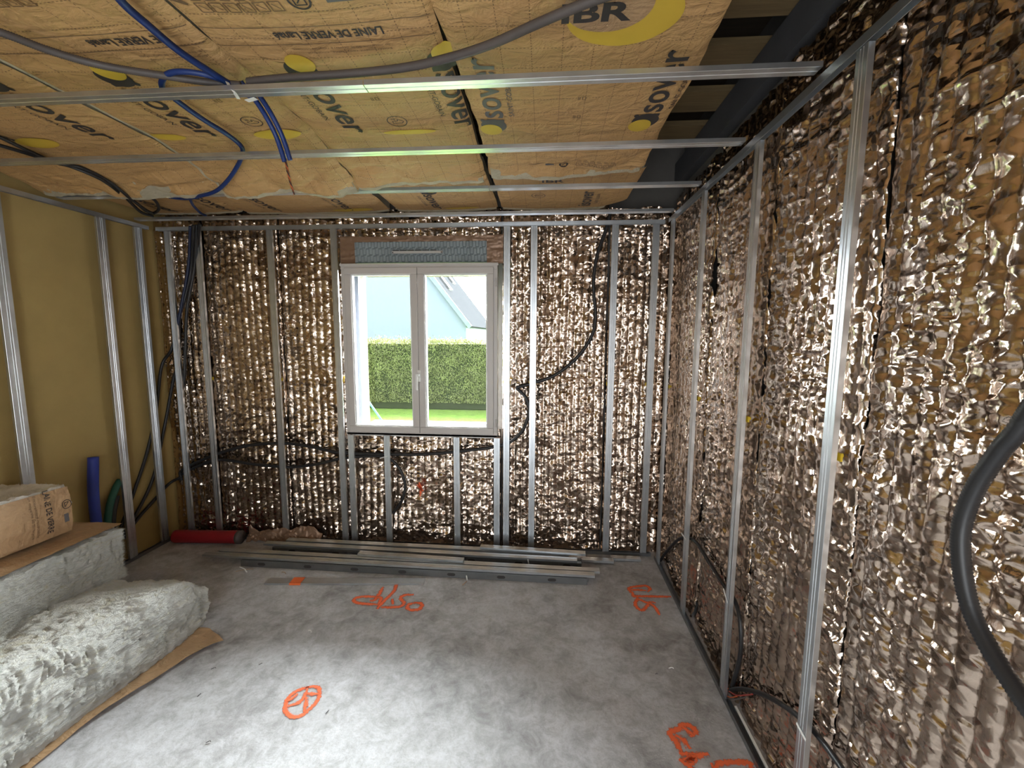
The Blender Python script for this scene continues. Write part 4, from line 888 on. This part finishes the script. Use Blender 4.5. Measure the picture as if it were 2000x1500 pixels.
marks('orange sprayed letters on the floor near the right wall', [B([(380, 480), (350, 330), (700, 270), (950, 260), (1080, 360), (1020, 450)]), B([(400, 400), (700, 400), (900, 420)]), B([(450, 480), (520, 640), (650, 640)]), B([(480, 620), (1000, 630), (1780, 640)]), B([(640, 680), (560, 900), (650, 1050), (800, 1130), (950, 1000), (1080, 850), (1230, 850)]), B([(660, 720), (900, 820), (1150, 920), (1300, 1080), (1400, 1260)])], .032, floor)
C_ = lambda pts: zm(540, 1330, 1833/110, pts)
marks('orange sprayed circle with a sign inside it', [C_([(1000, 200), (650, 330), (400, 530), (300, 750), (290, 950), (430, 1120), (650, 1180), (900, 1060), (1130, 860), (1330, 640), (1400, 420), (1380, 230), (1200, 180), (1000, 200)]), C_([(1000, 280), (900, 520), (760, 680), (560, 760), (430, 800)]), C_([(1000, 400), (1200, 420), (1350, 420)]), C_([(960, 560), (960, 760), (900, 960)]), C_([(650, 450), (520, 560), (400, 620)])], .026, floor)
D_ = lambda pts: zm(1280, 1400, 2000/220, pts)
marks('orange sprayed word at the bottom right of the floor', [D_([(650, 330), (720, 260), (640, 170), (500, 140), (420, 210), (250, 280), (340, 400), (420, 540), (470, 650)]), D_([(520, 200), (640, 300)]), D_([(400, 350), (520, 430), (590, 530)]), D_([(470, 650), (700, 690), (900, 660)]), D_([(500, 760), (700, 720), (600, 850), (700, 980), (800, 1100)]), D_([(470, 780), (620, 900)])], .036, floor)
marks('orange sprayed line ending at the right wall channel', [D_([(1010, 860), (1060, 960)]), D_([(1060, 900), (1180, 820), (1640, 810), (1690, 880), (1700, 1000)])], .034, floor)
fo = [o_ for o_ in bpy.data.objects if o_.get('label', '').startswith('short crumpled foil quilt under')][0]
marks('orange paint dab on the foil', [[(819, 944), (822, 955), (821, 968)], [(816, 948), (825, 958)]], .028, fo, ax=1, val=3.238, nrm=Y)

# ------------------------------------------------------------------ outside
n1, n2 = 40, 60
V, F = bx(-30, 25, 3.7, 60, -.35, -.30); obj('lawn', V, F, simple('lawn_grass', (.11, .20, .018), .95, bscale=25, bstr=1, bdist=.05, var=.25, vscale=8), label='bright green lawn outside the window in front of the hedge', cat='lawn', kind='stuff')  # grass in its own green, mottled at random
r = thing('hedge', 'tall clipped green hedge behind the lawn outside the window', 'hedge', (-2, 11.5, -.3))
V, F = bx(-9, 5, 11.15, 12.2, -.28, 1.45); obj('hedge_core', V, F, simple('dark_hedge', (.02, .03, .008), 1), parent=r)
rg = np.random.default_rng(5); nL = 60000
x = rg.uniform(-6.5, 2.0, nL); z = rg.uniform(-.12, 1.56, nL); tp = rg.random(nL) < .12; z[tp] = 1.42+.12*rg.random(tp.sum())+.14*rg.random(tp.sum())**6
y = 11.02+.10*rg.random(nL)+.10*vn(x*5, z*5, 4); y[tp] = 11.05+.9*rg.random(tp.sum())
C = np.stack([x, y, z], -1); d = rg.normal(0, 1, (nL, 3)); d[:, 2] = np.abs(d[:, 2])+.4; d /= np.linalg.norm(d, axis=1)[:, None]
s = np.cross(d, rg.normal(0, 1, (nL, 3))); s /= np.linalg.norm(s, axis=1)[:, None]; L_ = (.03+.03*rg.random(nL))[:, None]
V = np.stack([C-s*.010, C+s*.010, C+d*L_], 1).reshape(-1, 3); F = np.arange(3*nL).reshape(-1, 3)
mh = simple('hedge_leaf', (.165, .19, .068), .7, var=.35, vscale=3); mh2 = simple('hedge_leaf_young', (.20, .20, .06), .7, var=.2, vscale=3)
obj('hedge_foliage', V, F, [mh, mh2], parent=r, midx=((z > 1.40) & (rg.random(nL) < .8)).astype(int), kind='stuff')
# neighbouring house: pale gable, slate roof with two roof windows
r = thing('neighbour_house', 'pale blue gabled house with a slate roof beyond the hedge', 'house', (-9, 26, -.3))
ex, ez, yg, sl_ = -4.05, 2.35, 22.0, 1.28
ax_ = ex-6.2; az = ez+6.2*sl_
P = [(ex, yg, -.3), (ex, yg, ez), (ax_, yg, az), (ax_-6.2, yg, ez), (ax_-6.2, yg, -.3)]; Q = [(a, yg+9, c) for a, _, c in P]
obj('wall', np.array(P+Q), [(4, 3, 2, 1, 0), (5, 6, 7, 8, 9), (0, 1, 6, 5), (3, 4, 9, 8), (1, 2, 7, 6), (2, 3, 8, 7)], PALEBLUE, parent=r)
def slab(p, q, y0, y1, t, lift=0):
    p = np.array(p, float); q = np.array(q, float); d = (q-p)/np.linalg.norm(q-p); nn_ = np.array([-d[1], d[0]]); nn_ = nn_ if nn_[1] > 0 else -nn_
    c = [p+nn_*lift, q+nn_*lift, q+nn_*(lift+t), p+nn_*(lift+t)]
    V = np.array([(a[0], y0, a[1]) for a in c]+[(a[0], y1, a[1]) for a in c]); return V, [(0, 1, 2, 3), (7, 6, 5, 4), (0, 4, 5, 1), (1, 5, 6, 2), (2, 6, 7, 3), (3, 7, 4, 0)]
V, F = slab((ax_, az), (ex+.22, ez-.22*sl_), yg-.15, yg+9.15, .12); rf = obj('roof', V, F, SLATE, parent=r)
V, F = slab((ax_, az), (ax_-6.4, ez-.25), yg-.15, yg+9.15, .12); obj('roof', V, F, SLATE, parent=r)
V, F = slab((ax_, az), (ex+.22, ez-.22*sl_), yg-.22, yg-.15, .22, -.08); obj('verge_board', V, F, simple('grey_verge', (.16, .19, .24), .6), parent=r)
for (s0, y0) in ((.62, yg+1.6), (.52, yg+5.4)):
    a0 = np.array([ax_+(ex-ax_)*(s0-.0), az+(ez-az)*(s0)]); a1 = np.array([ax_+(ex-ax_)*(s0+.16), az+(ez-az)*(s0+.16)])
    V, F = slab(a0, a1, y0, y0+.8, .10, .12); k = obj('skylight', V, F, simple('skylight_frame', (.10, .10, .11), .5), parent=rf)
    V, F = slab(a0+(a1-a0)*.1, a1-(a1-a0)*.1, y0+.1, y0+.7, .012, .222); obj('skylight_pane', V, F, GLASS, parent=k)
V, F = sweep([at(719, 783, 1, 4.3), at(735, 806, 1, 4.5), at(760, 842, 1, 4.8), at(760, 842, 1, 4.8)+np.array([.43, .52, -1.055])], .010, 10, 0, .1); obj('blue_pole', V, F, simple('blue_pole_paint', (.10, .35, .50), .5), label='thin blue pole leaning outside at the lower left of the window', cat='pole', smooth=True)
